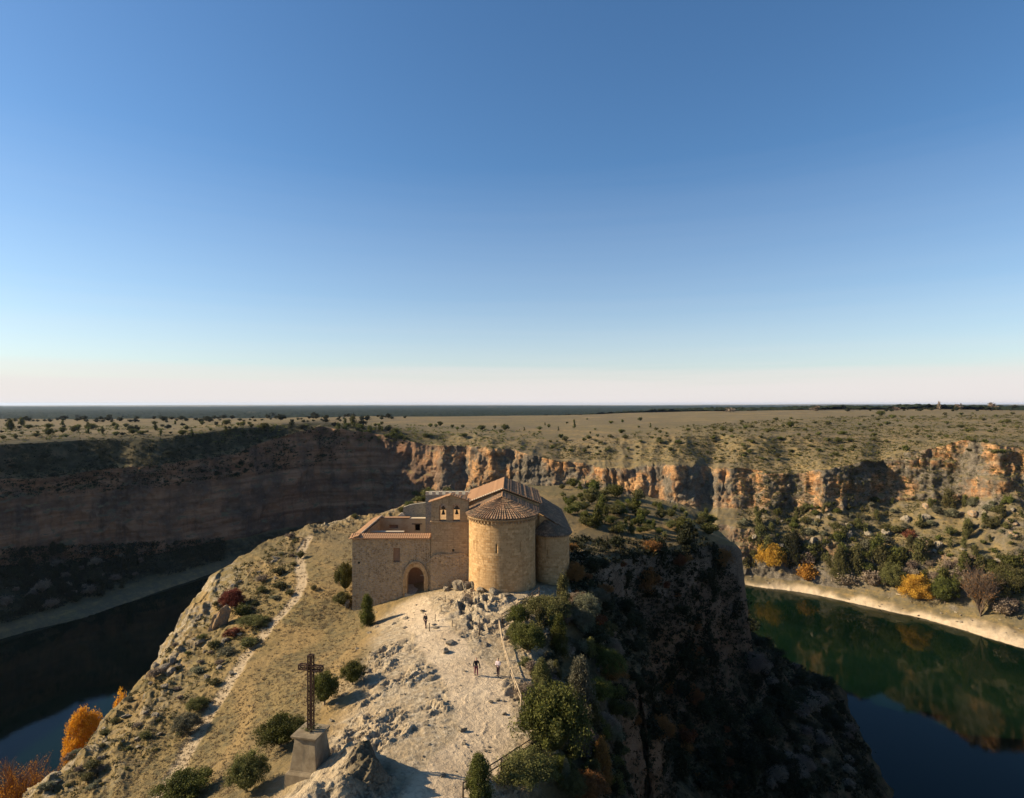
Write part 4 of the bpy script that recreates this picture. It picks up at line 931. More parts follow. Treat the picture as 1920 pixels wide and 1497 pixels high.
def tile_roof(name, A, Bv, Cv, D, mat, tw=.34, row=.42, amp=.12, parent=church, thick=.09):
    A, Bv, Cv, D = map(Vector, (A, Bv, Cv, D)); L = max((Bv - A).length, (Cv - D).length); nt_ = max(1, round(L / tw)); S = max((D - A).length, (Cv - Bv).length); nr = max(1, round(S / row))
    nu = nt_ * 6; nvv = nr * 2; n = (Bv - A).cross(D - A).normalized(); n = n if n.z > 0 else -n
    u = np.linspace(0, 1, nu + 1)[:, None]; kk = np.arange(nvv + 1); v = ((kk // 2) / nr)[None] + np.where(kk % 2 == 1, .96 / nr, 0)[None]; v = np.clip(v, 0, 1)
    a, b, c, d = [np.array(q)[None, None] for q in (A, Bv, Cv, D)]
    P = (a * (1 - u[..., None]) + b * u[..., None]) * (1 - v[..., None]) + (d * (1 - u[..., None]) + c * u[..., None]) * v[..., None]
    hgt = amp * np.abs(np.sin(np.pi * u * nt_)) ** .8 + np.where(kk % 2 == 0, .045, 0)[None] + .02 * rng.normal(size=(1, nvv + 1))
    P = P + np.array(n)[None, None] * hgt[..., None]
    m_ = MB(); m_.v = [tuple(q) for q in P.reshape(-1, 3)]; w_ = nvv + 1
    m_.f = [(i * w_ + j, (i + 1) * w_ + j, (i + 1) * w_ + j + 1, i * w_ + j + 1) for i in range(nu) for j in range(nvv)]; m_.smooth = [False] * len(m_.f)
    o = rel(m_.build(name, mat), parent); s = o.modifiers.new('solid', 'SOLIDIFY'); s.thickness = thick; s.offset = -1; return o
def row_tiles(name, A, Bv, mat, r=.13, step=.36, parent=church):
    m_ = MB(); A = Vector(A); Bv = Vector(Bv); n = max(1, round((Bv - A).length / step))
    for i in range(n):
        a = A.lerp(Bv, i / n) ; b = A.lerp(Bv, (i + 1.12) / n); m_.bar(a + Vector((0, 0, .02)), b + Vector((0, 0, .0)), r, 7, r * .82)
    return rel(m_.build(name, mat), parent)
tile_roof('coping_tiles', (-23.0, 86.95, 80.72), (-11.62, 86.95, 80.72), (-11.62, 88.5, 81.22), (-23.0, 88.5, 81.22), M['tile2'], .30, .8, .10)
B('eave_course', M['tile2'], (-22.9, -11.62, 87.08, 88.35, 80.75, 80.84))
tile_roof('coping_tiles', (-23.15, 86.95, 80.75), (-23.15, 102.7, 80.75), (-21.75, 102.7, 81.25), (-21.75, 86.95, 81.25), M['tile2'], .32, .7, .10)
row_tiles('ridge_tiles', (-21.75, 88.4, 81.25), (-21.75, 102.7, 81.25), M['coping'], .12)
B('back_coping', M['coping'], (-17, -11.6, 101.55, 102.75, 80.9, 80.98)); B('back_coping', M['tile2'], (-21.9, -17, 101.6, 102.7, 81.0, 81.1))
# bell gable
bell_wall = holes_wall('bell_gable', [(-11.6, 66), (-6.15, 66), (-6.15, 83.1), (-6.22, 86.15), (-8.75, 86.95), (-11.45, 86.0), (-11.5, 83.1)],
  [arch(-9.85, .98, 83.25, 85.3, 85.78, 8, False), arch(-7.92, 1.0, 83.25, 85.3, 85.8, 8, False), rect(-8.5, -8.2, 78.95, 79.3)], 87.22, 88.62, M['smooth'])
B('string_course', M['smooth'], (-11.66, -6.08, 87.10, 88.7, 83.05, 83.2))
B('window_lit_slab', M['coping'], (-8.42, -8.28, 87.9, 88.0, 78.95, 79.35))  # pale slab, the light in the small opening put into its colour
low = MB(); ups = [(-11.55, 78.0), (-11.0, 78.55), (-10.0, 78.7), (-9.2, 78.62), (-8.3, 78.75), (-7.3, 78.8), (-6.6, 78.6), (-6.05, 78.2)]
low.prism([(-11.55, 66), (-6.05, 66)] + ups[::-1], 86.92, 87.25); rel(low.build('lower_wall', M['rubble']))
tile_roof('gable_tiles', (-11.85, 87.0, 85.97), (-11.85, 88.85, 85.97), (-8.75, 88.85, 87.02), (-8.75, 87.0, 87.02), M['tile2'], .4, .35, .07)
tile_roof('gable_tiles', (-5.95, 88.85, 86.18), (-5.95, 87.0, 86.18), (-8.75, 87.0, 87.02), (-8.75, 88.85, 87.02), M['tile2'], .4, .35, .07)
# main apse: a thick cylinder with slit windows cut through
AX, AY, AR = -1.4, 87.0, 4.7
def drum(name, cx, cy, r, z0, z1, a0, a1, slits, mat, n=96, taper=.0, parent=church, rin=.55):
    bm = bmesh.new(); L = bm.loops.layers.uv.new('UVMap'); zs = sorted(set([z0, z1] + [z for s in slits for z in s[1:3]] + list(np.arange(z0, z1, .8)))); vs = []
    for i in range(n + 1):
        a = a0 + (a1 - a0) * i / n
        vs.append([bm.verts.new((cx + (r + taper * max(0, (77 - z))) * math.cos(a), cy + (r + taper * max(0, (77 - z))) * math.sin(a), z)) for z in zs])
    cut = []
    for i in range(n):
        am = a0 + (a1 - a0) * (i + .5) / n
        for j in range(len(zs) - 1):
            f = bm.faces.new((vs[i][j], vs[i + 1][j], vs[i + 1][j + 1], vs[i][j + 1])); f.smooth = True
            for l, (ii, jj) in zip(f.loops, ((i, j), (i + 1, j), (i + 1, j + 1), (i, j + 1))): l[L].uv = ((a0 + (a1 - a0) * ii / n) * r, zs[jj])
            zm = (zs[j] + zs[j + 1]) / 2
            if any(abs(am - s[0]) < (a1 - a0) / n * .51 and s[1] < zm < s[2] for s in slits): cut.append(f)
    groups = [cut] if cut else []
    if cut:
        r_ = bmesh.ops.extrude_face_region(bm, geom=cut)
        for v in [g for g in r_['geom'] if isinstance(g, bmesh.types.BMVert)]:
            d = Vector((v.co.x - cx, v.co.y - cy, 0)); v.co -= d.normalized() * rin
        bmesh.ops.delete(bm, geom=cut, context='FACES_ONLY') if cut[0].is_valid else None
    me = bpy.data.meshes.new(name); bm.to_mesh(me); bm.free(); me.materials.append(mat)
    o = bpy.data.objects.new(name, me); C.objects.link(o); return rel(o, parent)
def ang(cx, cy, r, u):                   # angle on a drum of photo column u
    best = min(((abs((cx + r * math.cos(a)) / (cy + r * math.sin(a)) * F + U0 - u), a) for a in np.linspace(-math.pi, 0, 721)), key=lambda q: q[0]); return best[1]
def snap(a, a0, a1, n): k = round((a - a0) / (a1 - a0) * n - .5); return a0 + (a1 - a0) * (k + .5) / n
n_ = 110; a0, a1 = -math.pi - .12, .12
sl = [(snap(ang(AX, AY, AR, u), a0, a1, n_), z0, z1) for u, z0, z1 in ((889, 80.0, 81.2), (932, 79.9, 81.1), (975, 80.0, 81.2))]
drum('apse_wall', AX, AY, AR, 73.4, 84.3, a0, a1, sl, M['ashlar'], n_, .02)
for s in sl:
    c, q = math.cos(s[0]), math.sin(s[0]); m_ = MB(); X_ = Matrix.Translation((AX + (AR - .35) * c, AY + (AR - .35) * q, 0)) @ Matrix.Rotation(s[0], 4, 'Z')
    m_.box(-.02, .02, -.18, .18, s[1] - .05, s[2] + .05, X_); rel(m_.build('slit_window', M['void']))
cor = MB(); cor.lathe([(AR - .1, 84.02), (AR + .14, 84.08), (AR + .3, 84.3), (AR + .3, 84.38), (AR - .1, 84.4)], 96, (AX, AY, 0)); rel(cor.build('cornice', M['smooth']))
for i in range(30):
    m_ = MB(); a = -math.pi + math.pi * i / 29; m_.box(AR - .02, AR + .26, -.09, .09, 83.80, 84.06, Matrix.Translation((AX, AY, 0)) @ Matrix.Rotation(a, 4, 'Z')); rel(m_.build('corbel', M['smooth']))
def cone_roof(name, cx, cy, R0, z0, apex, a0, a1, nt_, mat, nr=11, amp=.17, parent=church):
    nu = nt_ * 6; u = np.linspace(0, 1, nu + 1)[:, None]; kk = np.arange(2 * nr + 1); v = np.clip((kk // 2) / nr + np.where(kk % 2 == 1, .95 / nr, 0), 0, 1)[None]
    a = a0 + (a1 - a0) * u; ex, ey, ez = cx + R0 * np.cos(a), cy + R0 * np.sin(a), z0 + 0 * a
    P = np.stack([ex * (1 - v) + apex[0] * v, ey * (1 - v) + apex[1] * v, ez * (1 - v) + apex[2] * v], -1)
    wob = (rng.random((nu // 6 + 1, 1)) - .5); wob = np.repeat(wob, 6, 0)[:nu + 1]
    hgt = amp * (1 - v) ** .35 * np.abs(np.sin(np.pi * u * nt_)) ** .7 * (1 + .4 * wob) + np.where(kk % 2 == 0, .04, 0)[None] + .02 * rng.normal(size=(1, 2 * nr + 1))
    P[..., 2] += hgt
    m_ = MB(); m_.v = [tuple(q) for q in P.reshape(-1, 3)]; w_ = 2 * nr + 1
    m_.f = [(i * w_ + j, (i + 1) * w_ + j, (i + 1) * w_ + j + 1, i * w_ + j + 1) for i in range(nu) for j in range(2 * nr)]; m_.smooth = [False] * len(m_.f)
    o = rel(m_.build(name, mat), parent); s = o.modifiers.new('solid', 'SOLIDIFY'); s.thickness = .09; s.offset = -1
cone_roof('apse_roof', AX, AY, AR + .48, 84.45, (AX, AY + .1, 86.7), -math.pi, 0, 40, M['tile'])
# presbytery, between apse and nave
holes_wall('presbytery_wall', [(-6.1, 70), (3.3, 70), (3.3, 84.4), (AX, 86.4), (-6.1, 84.4)], [], 87.15, 90.6, M['ashlar'])
tile_roof('presbytery_roof', (-6.65, 90.6, 84.62), (-6.65, 87.0, 84.45), (AX, 87.0, 86.72), (AX, 90.6, 86.86), M['tile'])
tile_roof('presbytery_roof', (3.85, 87.0, 84.45), (3.85, 90.6, 84.62), (AX, 90.6, 86.86), (AX, 87.0, 86.72), M['tile'])
row_tiles('ridge_tiles', (AX, 86.9, 86.8), (AX, 90.5, 86.95), M['tile2']); row_tiles('verge_tiles', (-6.5, 86.98, 84.6), (AX, 86.98, 86.84), M['tile2'], .11)
row_tiles('verge_tiles', (3.7, 86.98, 84.6), (AX, 86.98, 86.84), M['tile2'], .11)
# nave
holes_wall('nave_wall', [(-6.6, 68), (4.0, 68), (4.0, 85.2), (-1.3, 87.15), (-6.6, 85.2)], [], 90.6, 104.0, M['ashlar'])
tile_roof('nave_roof', (-7.0, 104.3, 85.2), (-7.0, 90.35, 85.2), (-1.3, 90.35, 87.38), (-1.3, 104.3, 87.38), M['tile2'])  # sunward slope in lighter tiles, its sunlit tone put into the colour
tile_roof('nave_roof', (4.4, 90.35, 85.2), (4.4, 104.3, 85.2), (-1.3, 104.3, 87.38), (-1.3, 90.35, 87.38), M['tile'])
row_tiles('ridge_tiles', (-1.3, 90.3, 87.45), (-1.3, 104.3, 87.45), M['tile2']); row_tiles('verge_tiles', (-6.9, 90.35, 85.32), (-1.3, 90.35, 87.5), M['coping'], .12)
row_tiles('verge_tiles', (4.3, 90.35, 85.32), (-1.3, 90.35, 87.5), M['tile2'], .12)
# side chapel on the right with its own small apse
n2 = 60; b0, b1 = -math.pi - .1, .1
s2 = [(snap(ang(5.9, 90, 2.5, 1026), b0, b1, n2), 78.2, 79.1)]
drum('side_apse_wall', 5.9, 90.0, 2.5, 72.0, 81.0, b0, b1, s2, M['ashlar'], n2)
m_ = MB(); m_.box(-.02, .02, -.2, .2, 78.15, 79.15, Matrix.Translation((5.9 + 2.15 * math.cos(s2[0][0]), 90 + 2.15 * math.sin(s2[0][0]), 0)) @ Matrix.Rotation(s2[0][0], 4, 'Z')); rel(m_.build('slit_window', M['void']))
cor = MB(); cor.lathe([(2.4, 80.75), (2.6, 80.8), (2.72, 80.98), (2.4, 81.0)], 48, (5.9, 90, 0)); rel(cor.build('side_cornice', M['smooth']))
B('side_chapel_wall', M['ashlar'], (4.02, 8.4, 90.2, 110.0, 68, 80.95))
cone_roof('side_apse_roof', 5.9, 90.0, 2.85, 81.0, (4.9, 90.3, 83.0), -math.pi, 0, 26, M['tile'], 6, .13)
tile_roof('side_chapel_roof', (8.8, 90.0, 81.0), (8.8, 110.3, 81.0), (4.05, 110.3, 83.9), (4.05, 90.0, 83.9), M['tile'])
holes_wall('chapel_gable', [(4.02, 80.9), (8.45, 80.9), (4.02, 83.75)], [], 90.15, 90.5, M['ashlar'])
# walled building with merlons behind the belfry, and a ruined wall
B('rear_tower', M['greystone'], (-14.1, -6.9, 100.0, 105.0, 70, 85.05))
for i in range(7):
    m_ = MB(); m_.box(-14.1 + i * 1.08, -13.58 + i * 1.08, 99.98, 100.5, 85.12, 85.62); rel(m_.build('merlon', M['coping']))
B('tower_coping', M['coping'], (-14.15, -6.9, 99.95, 100.55, 85.05, 85.12))
rw = MB(); rw.prism([(-18.4, 70), (-14.1, 70), (-14.1, 83.3), (-15.5, 83.15), (-17.2, 82.9), (-18.4, 82.45)], 103.6, 104.4); rel(rw.build('ruined_wall', M['greystone']))
sg = MB(); sg.prism([(-19.2, 80.5), (-17.6, 80.5), (-18.2, 81.35), (-18.7, 81.55), (-19.2, 81.15)], 103.0, 104.2); rel(sg.build('lean_to_gable', M['coping']))

B('rear_roof', M['ashlar'], (-11.6, -6.7, 88.7, 99.9, 82.7, 82.95))
# bells hang in the gable openings: things of their own
def bell(x, z, label):
    o = empty('bell', (x, 88.0, z), 0, label, 'bell', 'bells in the gable')
    m_ = MB(); m_.lathe([(.02, .02), (.10, 0), (.14, -.10), (.17, -.30), (.23, -.48), (.30, -.60), (.28, -.61), (.20, -.50), (.02, -.42)], 18); m_.build('bell_body', M['bronze'], o, False)
    m_ = MB(); m_.box(-.44, .44, -.07, .07, .05, .20); m_.box(-.26, .26, -.09, .09, .20, .42); m_.box(-.14, .14, -.10, .10, .42, .60); m_.build('yoke', M['dwood'], o, False)
    m_ = MB(); m_.bar((0, 0, -.2), (0, 0, -.68), .03, 6); m_.build('clapper', M['iron'], o, False)
    return o
bell(-9.85, 84.72, 'dark bronze bell hanging in the left opening of the bell gable')
bell(-7.92, 84.76, 'dark bronze bell hanging in the right opening of the bell gable')

# ---------------------------------------------------------------- cross on its pedestal
cr_z = 72.9
ped = empty('wayside_cross', (-14.6, 44.5, cr_z), R(-13), 'rusty iron lattice cross on a tapering plastered pedestal in the foreground', 'cross')
def frus(m_, a, b, z0, z1): m_.add([(-a,-a,z0),(a,-a,z0),(a,a,z0),(-a,a,z0),(-b,-b,z1),(b,-b,z1),(b,b,z1),(-b,b,z1)], [(0,1,5,4),(1,2,6,5),(2,3,7,6),(3,0,4,7),(3,2,1,0),(4,5,6,7)])
m_ = MB(); frus(m_, 1.34, 1.28, -1.2, .80); m_.build('plinth', M['ped'], ped, bev=.03)
m_ = MB(); frus(m_, 1.24, 1.10, .80, .92); frus(m_, 1.10, 1.06, .92, .99); m_.build('base_moulding', M['ped'], ped, bev=.015)
m_ = MB(); frus(m_, 1.04, .80, .99, 3.12); m_.build('shaft', M['ped'], ped, bev=.02)
m_ = MB(); frus(m_, .84, .92, 3.12, 3.24); frus(m_, .99, 1.01, 3.24, 3.38); m_.build('cap', M['ped'], ped, bev=.015)
m_ = MB(); r = .17; H1 = 8.85; z0 = 3.3; zc = 7.95
def lattice(m_, ax, lo, hi, r):
    def P(a, b, t): return (a * r, b * r, t) if ax == 'z' else (t, a * r, zc + b * r)
    for a in (-1, 1):
        for b in (-1, 1): m_.bar(P(a, b, lo), P(a, b, hi), .058, 4)
    n = max(2, int((hi - lo) / .34))
    for i in range(n):
        t0 = lo + (hi - lo) * i / n; t1 = lo + (hi - lo) * (i + 1) / n
        for a in (-1, 1):
            s = 1 if i % 2 else -1
            m_.bar(P(a, -s, t0), P(a, s, t1), .022, 3); m_.bar(P(-s, a, t0), P(s, a, t1), .022, 3)
    for t in (lo, hi):
        for a, b in (((-1,-1),(1,-1)), ((1,-1),(1,1)), ((1,1),(-1,1)), ((-1,1),(-1,-1))): m_.bar(P(*a, t), P(*b, t), .05, 4)
lattice(m_, 'z', z0, H1, .15); m_.build('upright', M['iron'], ped, False)
m_ = MB(); lattice(m_, 'x', -.90, -.15, .15); m_.build('arm', M['iron'], ped, False)
m_ = MB(); lattice(m_, 'x', .15, .90, .15); m_.build('arm', M['iron'], ped, False)
m_ = MB(); rr0 = random.Random(4)
for k in range(16):
    a = k * .393; m_.bar((0, 0, zc), (math.cos(a) * .48, -.1 if k % 2 else .1, zc + math.sin(a) * .48), .012, 3)
for k in range(26):
    z = rr0.uniform(3.4, 5.4); a = rr0.random() * 6.28; m_.bar((math.cos(a) * .14, math.sin(a) * .14, z), (math.cos(a) * .30, math.sin(a) * .30, z + rr0.uniform(.05, .5)), .016, 3)
m_.build('thorn_ornament', M['iron'], ped, False)
m_ = bpy.data.objects.new('pedestal_weeds', crown('pedestal_weeds', M['olive'], 'spread', 24, 26, .035, 12, .12, False)); C.objects.link(m_); m_.location = (-14.6, 44.5, cr_z + 3.34); m_.scale = (1.5, 1.5, .55)
tag(m_, 'small weeds growing on top of the pedestal around the foot of the iron cross', 'weeds')

# ---------------------------------------------------------------- fences
def fence(name, pts, label, mat, hgt=1.05, rails=(.98, .55)):
    base = [hit(u, v) for u, v in pts]; base = [b for b in base if b]
    o = empty(name, base[0], 0, label, 'fence'); o0 = base[0].copy()
    for b in base:
        m_ = MB(); q = b - o0; m_.bar(q + Vector((0, 0, -.3)), q + Vector((0, 0, hgt)), .07, 8, .06); m_.build('post', mat, o, False)
    for a, b in zip(base, base[1:]):
        for h_ in rails:
            m_ = MB(); m_.bar(a - o0 + Vector((0, 0, h_)), b - o0 + Vector((0, 0, h_ + .01)), .05, 7); m_.build('rail', mat, o, False)
    return o
fence('rail_fence', [(1011,1116),(998,1126),(984,1138),(970,1147),(956,1159),(941,1167)], 'upper run of wooden rail fence climbing to the foot of the apse', M['dwood'])
fence('rail_fence', [(936,1180),(941,1210),(948,1238),(957,1270),(966,1296),(977,1325)], 'pale wooden rail fence beside the two walkers, edge of the pale ground', M['wood'])
fence('rail_fence', [(1002,1405),(974,1424),(940,1447),(905,1470),(868,1496)], 'dark lower wooden fence at the bottom edge between two shrubs', M['dwood'])
m_posts = [(827,1147),(816,1165),(855,1182),(872,1127),(848,1176),(835,1129)]
for u, v in m_posts:
    q = hit(u, v)
    m_ = MB(); m_.bar((0, 0, -.2), (0, 0, .85), .045, 7, .04); o = m_.build('marker_post', M['dwood'], None, False); o.location = q; tag(o, 'slim wooden post around the rock cut graves', 'post', 'posts around the graves')
q = hit(805, 1184); m_ = MB(); m_.bar((0, 0, -.2), (0, 0, .95), .06, 7, .05); o = m_.build('marker_post', M['dwood'], None, False); o.location = q; tag(o, 'lowest dark post just right of the lone walker', 'post')
q = hit(899, 1191); m_ = MB(); m_.bar((0, 0, -.2), (0, 0, 1.7), .07, 7, .06); o = m_.build('marker_post', M['dwood'], None, False); o.location = q; tag(o, 'tallest dark post standing below the graves, left of the fence bend', 'post')
q = hit(572, 1026)
if q: m_ = MB(); m_.bar((0, 0, -.2), (0, 0, 1.5), .07, 7, .06); m_.box(-.4, .4, -.03, .03, 1.2, 1.42); o = m_.build('path_marker', M['dwood'], None, False); o.location = q; tag(o, 'small wooden waymark at the top of the footpath', 'signpost')
q = hit(1688, 1118)
if q:
    m_ = MB(); m_.bar((-1.6, .8, .9), (1.8, -1.2, .25), .16, 7, .28); m_.bar((-1.0, .5, .8), (-2.2, -.4, 1.3), .08, 6, .05); o = m_.build('driftwood', M['coping'], None, False); o.location = q; tag(o, 'bleached driftwood trunk lying on the pale shore', 'driftwood')

# ---------------------------------------------------------------- rocks
def rock_mesh(seed, sub=4, blocky=.5):
    bm = bmesh.new(); bmesh.ops.create_icosphere(bm, subdivisions=sub, radius=.5); V = np.array([v.co[:] for v in bm.verts])
    r = np.random.default_rng(seed)
    for k in range(14):
        n = r.normal(size=3); n /= np.linalg.norm(n); d = V @ n; lim = r.uniform(.20, .38); V = V - np.maximum(d - lim, 0)[:, None] * n * .92
    nn = V / np.linalg.norm(V, axis=1, keepdims=True)
    V = V + nn * (fbm3(V[:, 0] * 4 + seed, V[:, 1] * 4, V[:, 2] * 4, 4, seed) * .13)[:, None]
    Fc = np.array([[v.index for v in f.verts] for f in bm.faces]); bm.free(); return np_mesh('boulder', V, Fc, None)
RK = []
for i in range(7): r_ = rock_mesh(i + 3); r_.materials.append(M['rock']); RK.append(r_)
RO = [r_.copy() for r_ in RK]
for r_ in RO: r_.materials.clear(); r_.materials.append(M['orock'])
def boulder(u, v, wp, hp, label, group=None, ochre=False, name='boulder'):
    q = hit(u, v)
    if q is None: return
    o = bpy.data.objects.new(name, random.choice(RO if ochre else RK)); C.objects.link(o); wd = wp / F * q.y; ht = hp / F * q.y
    q.z = drop(q.x, q.y + wd * .2) ; q.y += wd * .2
    o.location = q + Vector((0, 0, ht * .15)); o.scale = (wd * 1.2, wd * random.uniform(.8, 1.1), ht * 1.3); o.rotation_euler = (random.uniform(-.25, .25), random.uniform(-.25, .25), random.random() * 6.28)
    tag(o, label, 'boulder', group)
for u, v, a, b, lb in ((858,1108,22,26,'left block of the rock pile at the left foot of the apse'),(874,1106,24,28,'middle block of the rock pile at the left foot of the apse'),
  (889,1104,18,22,'small block touching the apse wall at its left foot'),(862,1090,26,18,'upper left slab on the rock pile beside the apse'),(882,1088,24,18,'upper right slab on the rock pile beside the apse'),
  (902,1112,26,16,'low rock under the lit side of the apse'),(925,1114,26,14,'flat rock under the middle of the apse'),(950,1116,28,12,'flat rock under the shaded side of the apse'),(836,1108,18,14,'low block at the wall left of the rock pile')):
    boulder(u, v, a, b, lb)
for u, v, a, b, lb in ((322,1246,17,28,'upright grey boulder on the left skyline of the slope'),(304,1258,26,18,'rounded grey boulder left of the upright one on the slope edge'),(318,1264,22,16,'dark grey boulder below the upright one'),
  (333,1256,16,14,'small grey boulder right of the upright one'),(290,1252,18,10,'flat boulder at the slope edge above the dark water'),(372,1212,20,10,'flat grey rock on the slope edge below the autumn tree'),
  (1000,1170,22,24,'grey rock between the shrubs right of the fence top'),(1028,1200,24,26,'grey rock above the pointed juniper right of the fence'),(1055,1190,20,22,'grey rock at the shaded edge below the apse'),(960,1188,16,12,'small rock just inside the fence bend'),
  (650,1140,16,22,'pale rock at the left foot of the entrance wall'),(592,1262,12,8,'small pale stone above the cross juniper'),(836,1225,14,12,'white stone block on the pale ground between the walkers'),(846,1210,26,10,'grey ledge stone above the white block')):
    boulder(u, v, a, b, lb)
boulder(408, 1178, 34, 62, 'small ochre rock tower on the left edge of the headland', None, True, 'rock_outcrop')
r_ = random.Random(21)
poly_t = [(700,1140),(760,1120),(900,1115),(930,1160),(925,1230),(960,1330),(930,1400),(850,1490),(760,1490),(700,1350),(640,1330),(600,1420),(560,1350),(680,1200)]
k = 0
while k < 150:
    u, v = r_.uniform(560, 960), r_.uniform(1118, 1495)
    if not inside(poly_t, u, v): continue
    k += 1; s = 2.5 * (12 / 2.5) ** (r_.random() ** 2.2); boulder(u, v, s * 1.3, s * .7, 'pale loose limestone lump lying on the bare ground before the chapel', 'loose limestone lumps', False, 'loose_rock')
for k in range(110):
    u, v = r_.uniform(60, 560), r_.uniform(1010, 1490)
    if not inside([(440,1060),(560,1000),(550,1110),(470,1230),(330,1400),(150,1497),(60,1497),(200,1350),(330,1200),(400,1120)], u, v): continue
    s = r_.uniform(5, 15); boulder(u, v, s * 1.3, s * .7, 'grey rock poking out of the steep grass on the left flank', 'rocks on the left flank', False, 'loose_rock')
for k in range(40):
    u, v = r_.uniform(1390, 1920), r_.uniform(950, 1060); s = r_.uniform(5, 16); boulder(u, v, s * 1.3, s, 'grey rock on the shelf below the right cliff', 'rocks below the right cliff', r_.random() < .4, 'loose_rock')
for k in range(30):
    u = r_.uniform(1400, 1915); v = 1086 + (u - 1400) ** 1.15 * .068 + r_.uniform(-6, 18); s = r_.uniform(2, 5); boulder(u, v, s * 1.3, s * .6, 'pale stone lying on the shore of the right river', 'stones on the pale shore', False, 'loose_rock')

# ---------------------------------------------------------------- people
def skin_obj(name, nodes, edges, mat, parent, lv=2):
    me = bpy.data.meshes.new(name); me.from_pydata([n[0] for n in nodes], edges, []); o = bpy.data.objects.new(name, me); C.objects.link(o); o.parent = parent
    o.modifiers.new('skin', 'SKIN'); 
    if not me.skin_vertices: me.attributes  # layer is made by the modifier
    return o
def skinned(name, nodes, edges, mat, parent, root=0, lv=2):
    bm = bmesh.new(); sl_ = bm.verts.layers.skin.verify(); vs = []
    for i, (p, r) in enumerate(nodes):
        v = bm.verts.new(p); r = r if isinstance(r, tuple) else (r, r); v[sl_].radius = r; v[sl_].use_root = (i == root); vs.append(v)
    for a, b in edges: bm.edges.new((vs[a], vs[b]))
    me = bpy.data.meshes.new(name); bm.to_mesh(me); bm.free(); tmp = bpy.data.objects.new('tmp', me); C.objects.link(tmp)
    s = tmp.modifiers.new('skin', 'SKIN'); s.use_smooth_shade = True; q = tmp.modifiers.new('sub', 'SUBSURF'); q.levels = lv; q.render_levels = lv
    bpy.context.view_layer.update(); dg = bpy.context.evaluated_depsgraph_get(); m2 = bpy.data.meshes.new_from_object(tmp.evaluated_get(dg)); m2.name = name
    bpy.data.objects.remove(tmp); bpy.data.meshes.remove(me); m2.materials.clear(); m2.materials.append(mat)
    o = bpy.data.objects.new(name, m2); C.objects.link(o); o.parent = parent; return o
def cloth(name, c):
    t = MT(name, .9, .1); t.bump(t.noise(14, 3), .01); return t.col(t.mix(t.noise(5, 3), tuple(x * .8 for x in c), c))
M['skin'] = cloth('skin', (.55, .33, .23))
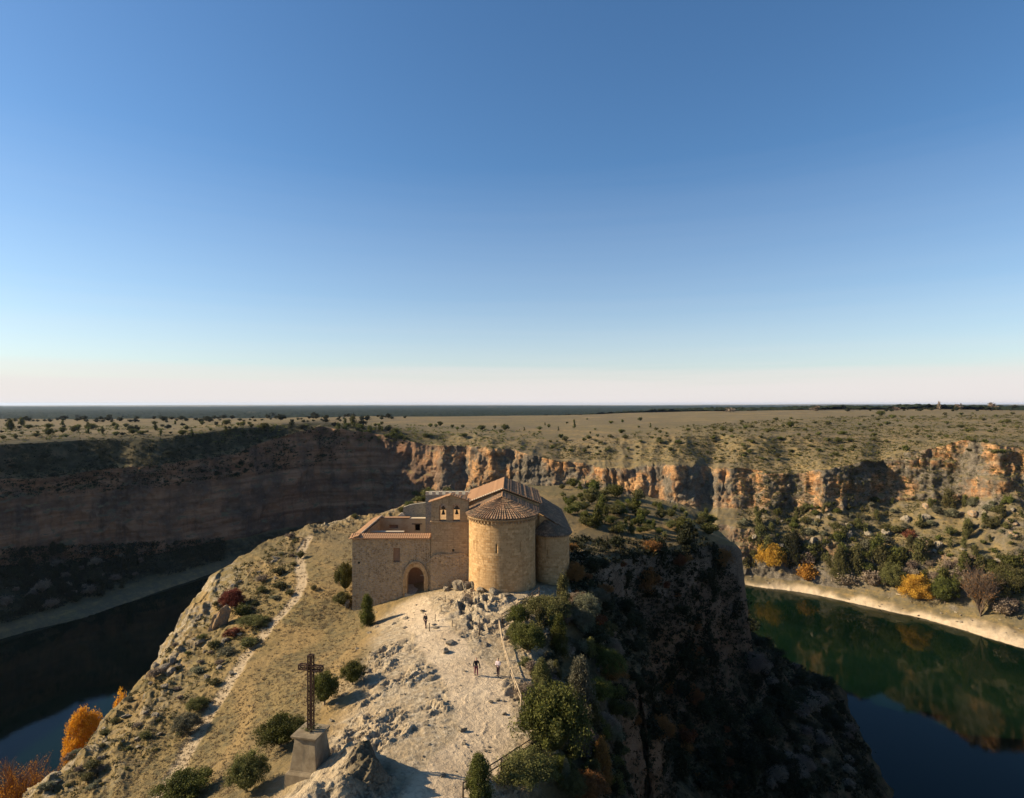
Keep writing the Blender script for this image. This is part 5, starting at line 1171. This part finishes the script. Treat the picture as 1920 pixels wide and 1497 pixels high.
def person(loc, rz, label, hair, jac, trs, arms, stride=.12, bag=None):
    """a standing or walking figure 1.72 m tall; arms: per side (elbow, wrist)"""
    o = empty('person', loc, rz, label, 'person')
    hip, kn, an = .88, .47, .07; s = stride
    nodes = [((0, 0, .93), (.135, .105)), ((0, 0, 1.12), (.115, .09)), ((0, .0, 1.30), (.14, .10)), ((0, .01, 1.42), (.10, .07)), ((0, 0, 1.49), .048), ((0, -.01, 1.55), .055), ((0, -.012, 1.62), (.076, .092)), ((0, -.005, 1.68), (.062, .078)), ((0, -.108, 1.60), .014), ((.078, 0, 1.61), .014), ((-.078, 0, 1.61), .014)]
    edges = [(0, 1), (1, 2), (2, 3), (3, 4), (4, 5), (5, 6), (6, 7), (6, 8), (6, 9), (6, 10)]
    legs = {}; armi = {}
    for sd in (-1, 1):
        f = s * sd; n0 = len(nodes)
        nodes += [((sd * .09, 0, hip), .088), ((sd * .10, -f * .7 - .02, kn), .058), ((sd * .10, -f * 1.1 + .02, an + .18), .044), ((sd * .10, -f * 1.15 + .02, an), .036), ((sd * .115, -f * 1.15 - .14, .035), .030)]
        edges += [(0, n0), (n0, n0 + 1), (n0 + 1, n0 + 2), (n0 + 2, n0 + 3), (n0 + 3, n0 + 4)]; legs[sd] = n0
        el, wr = arms[0 if sd < 0 else 1]; n1 = len(nodes)
        nodes += [((sd * .17, 0, 1.40), .052), ((sd * .205, .01, 1.36), .05), (el, .038), (wr, .026)]
        edges += [(2, n1), (n1, n1 + 1), (n1 + 1, n1 + 2), (n1 + 2, n1 + 3)]
        d = (Vector(wr) - Vector(el)).normalized(); pl = Vector(wr) + d * .065; side = d.cross(Vector((0, 1, .01))).normalized() if abs(d.y) < .9 else Vector((0, 0, 1)); up = d.cross(side).normalized()
        nodes += [(tuple(pl), (.030, .018))]; edges += [(n1 + 3, len(nodes) - 1)]; pi_ = len(nodes) - 1
        for k in range(4):
            off = up * ((k - 1.5) * .019); L_ = (.065, .078, .072, .055)[k]
            a = pl + d * .03 + off; b = a + d * L_ * .55; c = b + (d * .8 + side * .5).normalized() * L_ * .45
            n2_ = len(nodes); nodes += [(tuple(a), .009), (tuple(b), .0085), (tuple(c), .007)]; edges += [(pi_, n2_), (n2_, n2_ + 1), (n2_ + 1, n2_ + 2)]
        a = Vector(wr) + d * .03 - up * .028; b = a + (d - up * .8).normalized() * .04; n2_ = len(nodes); nodes += [(tuple(a), .011), (tuple(b), .009)]; edges += [(pi_, n2_), (n2_, n2_ + 1)]
        armi[sd] = n1
    skinned('body', nodes, edges, M['skin'], o)
    e_ = .022
    jn = [((0, 0, .90), (.155, .125)), ((0, 0, 1.12), (.14, .115)), ((0, 0, 1.30), (.16, .12)), ((0, .01, 1.43), (.085, .075))]; je = [(0, 1), (1, 2), (2, 3)]
    for sd in (-1, 1):
        el, wr = arms[0 if sd < 0 else 1]; n = len(jn); wv_ = Vector(el).lerp(Vector(wr), .92)
        jn += [((sd * .17, 0, 1.39), .072), ((sd * .208, .01, 1.355), .068), (el, .066), (tuple(wv_), .058)]; je += [(2, n), (n, n + 1), (n + 1, n + 2), (n + 2, n + 3)]
    skinned('jacket', jn, je, jac, o)
    tn = [((0, 0, .94), (.145, .115))]; te = []
    for sd in (-1, 1):
        f = s * sd; n = len(tn); tn += [((sd * .09, 0, .86), .105), ((sd * .10, -f * .7 - .02, kn), .076), ((sd * .10, -f * 1.12 + .02, .10), .062)]; te += [(0, n), (n, n + 1), (n + 1, n + 2)]
        sn = [((sd * .10, -f * 1.15 + .04, .06), .048), ((sd * .112, -f * 1.15 - .09, .045), .046), ((sd * .118, -f * 1.15 - .17, .035), .034)]; skinned('shoe', sn, [(0, 1), (1, 2)], M['shoe'], o)
    skinned('trousers', tn, te, trs, o)
    skinned('hair', [((0, .03, 1.60), (.082, .075)), ((0, .028, 1.665), (.080, .088)), ((0, .012, 1.715), (.052, .055))], [(0, 1), (1, 2)], hair, o)
    if bag:
        m_ = MB(); m_.box(*bag); m_.build('bag', M['dark_cloth'], o, False, .03)
    return o
M['shoe'] = cloth('dark_shoes', (.03, .025, .025)); M['dark_cloth'] = cloth('dark_cloth', (.022, .02, .024)); M['maroon'] = cloth('maroon_cloth', (.16, .035, .06)); M['white'] = cloth('pale_shirt', (.62, .52, .52)); M['dkbrown'] = cloth('dark_trousers', (.05, .03, .035))
M['hair1'] = cloth('dark_hair', (.05, .03, .02)); M['hair2'] = cloth('brown_hair', (.14, .075, .04))
hang = (((-.25, .03, 1.10), (-.25, -.06, .86)), ((.25, .02, 1.10), (.26, -.05, .86)))
def stand(u, v): q = hit(u, v); return q
person(stand(893, 1267), R(12), 'person in a black jacket and dark red trousers walking towards the camera', M['hair2'], M['dark_cloth'], M['maroon'], (hang[0], ((.27, -.02, 1.12), (.33, -.14, .92))), .15, (.27, .37, -.24, -.08, .72, .95))
person(stand(934, 1268), R(-25), 'person in a pale pinkish top and dark trousers standing by the fence', M['hair1'], M['white'], M['dkbrown'], (((-.25, -.04, 1.12), (-.06, -.22, 1.14)), ((.25, -.04, 1.12), (.05, -.24, 1.17))), .05)
person(stand(798, 1178), R(150), 'person all in dark clothes walking alone below the gateway', M['hair1'], M['dark_cloth'], M['dkbrown'], (((-.24, .04, 1.12), (-.12, -.18, 1.05)), ((.26, .02, 1.10), (.28, -.03, .87))), .13)
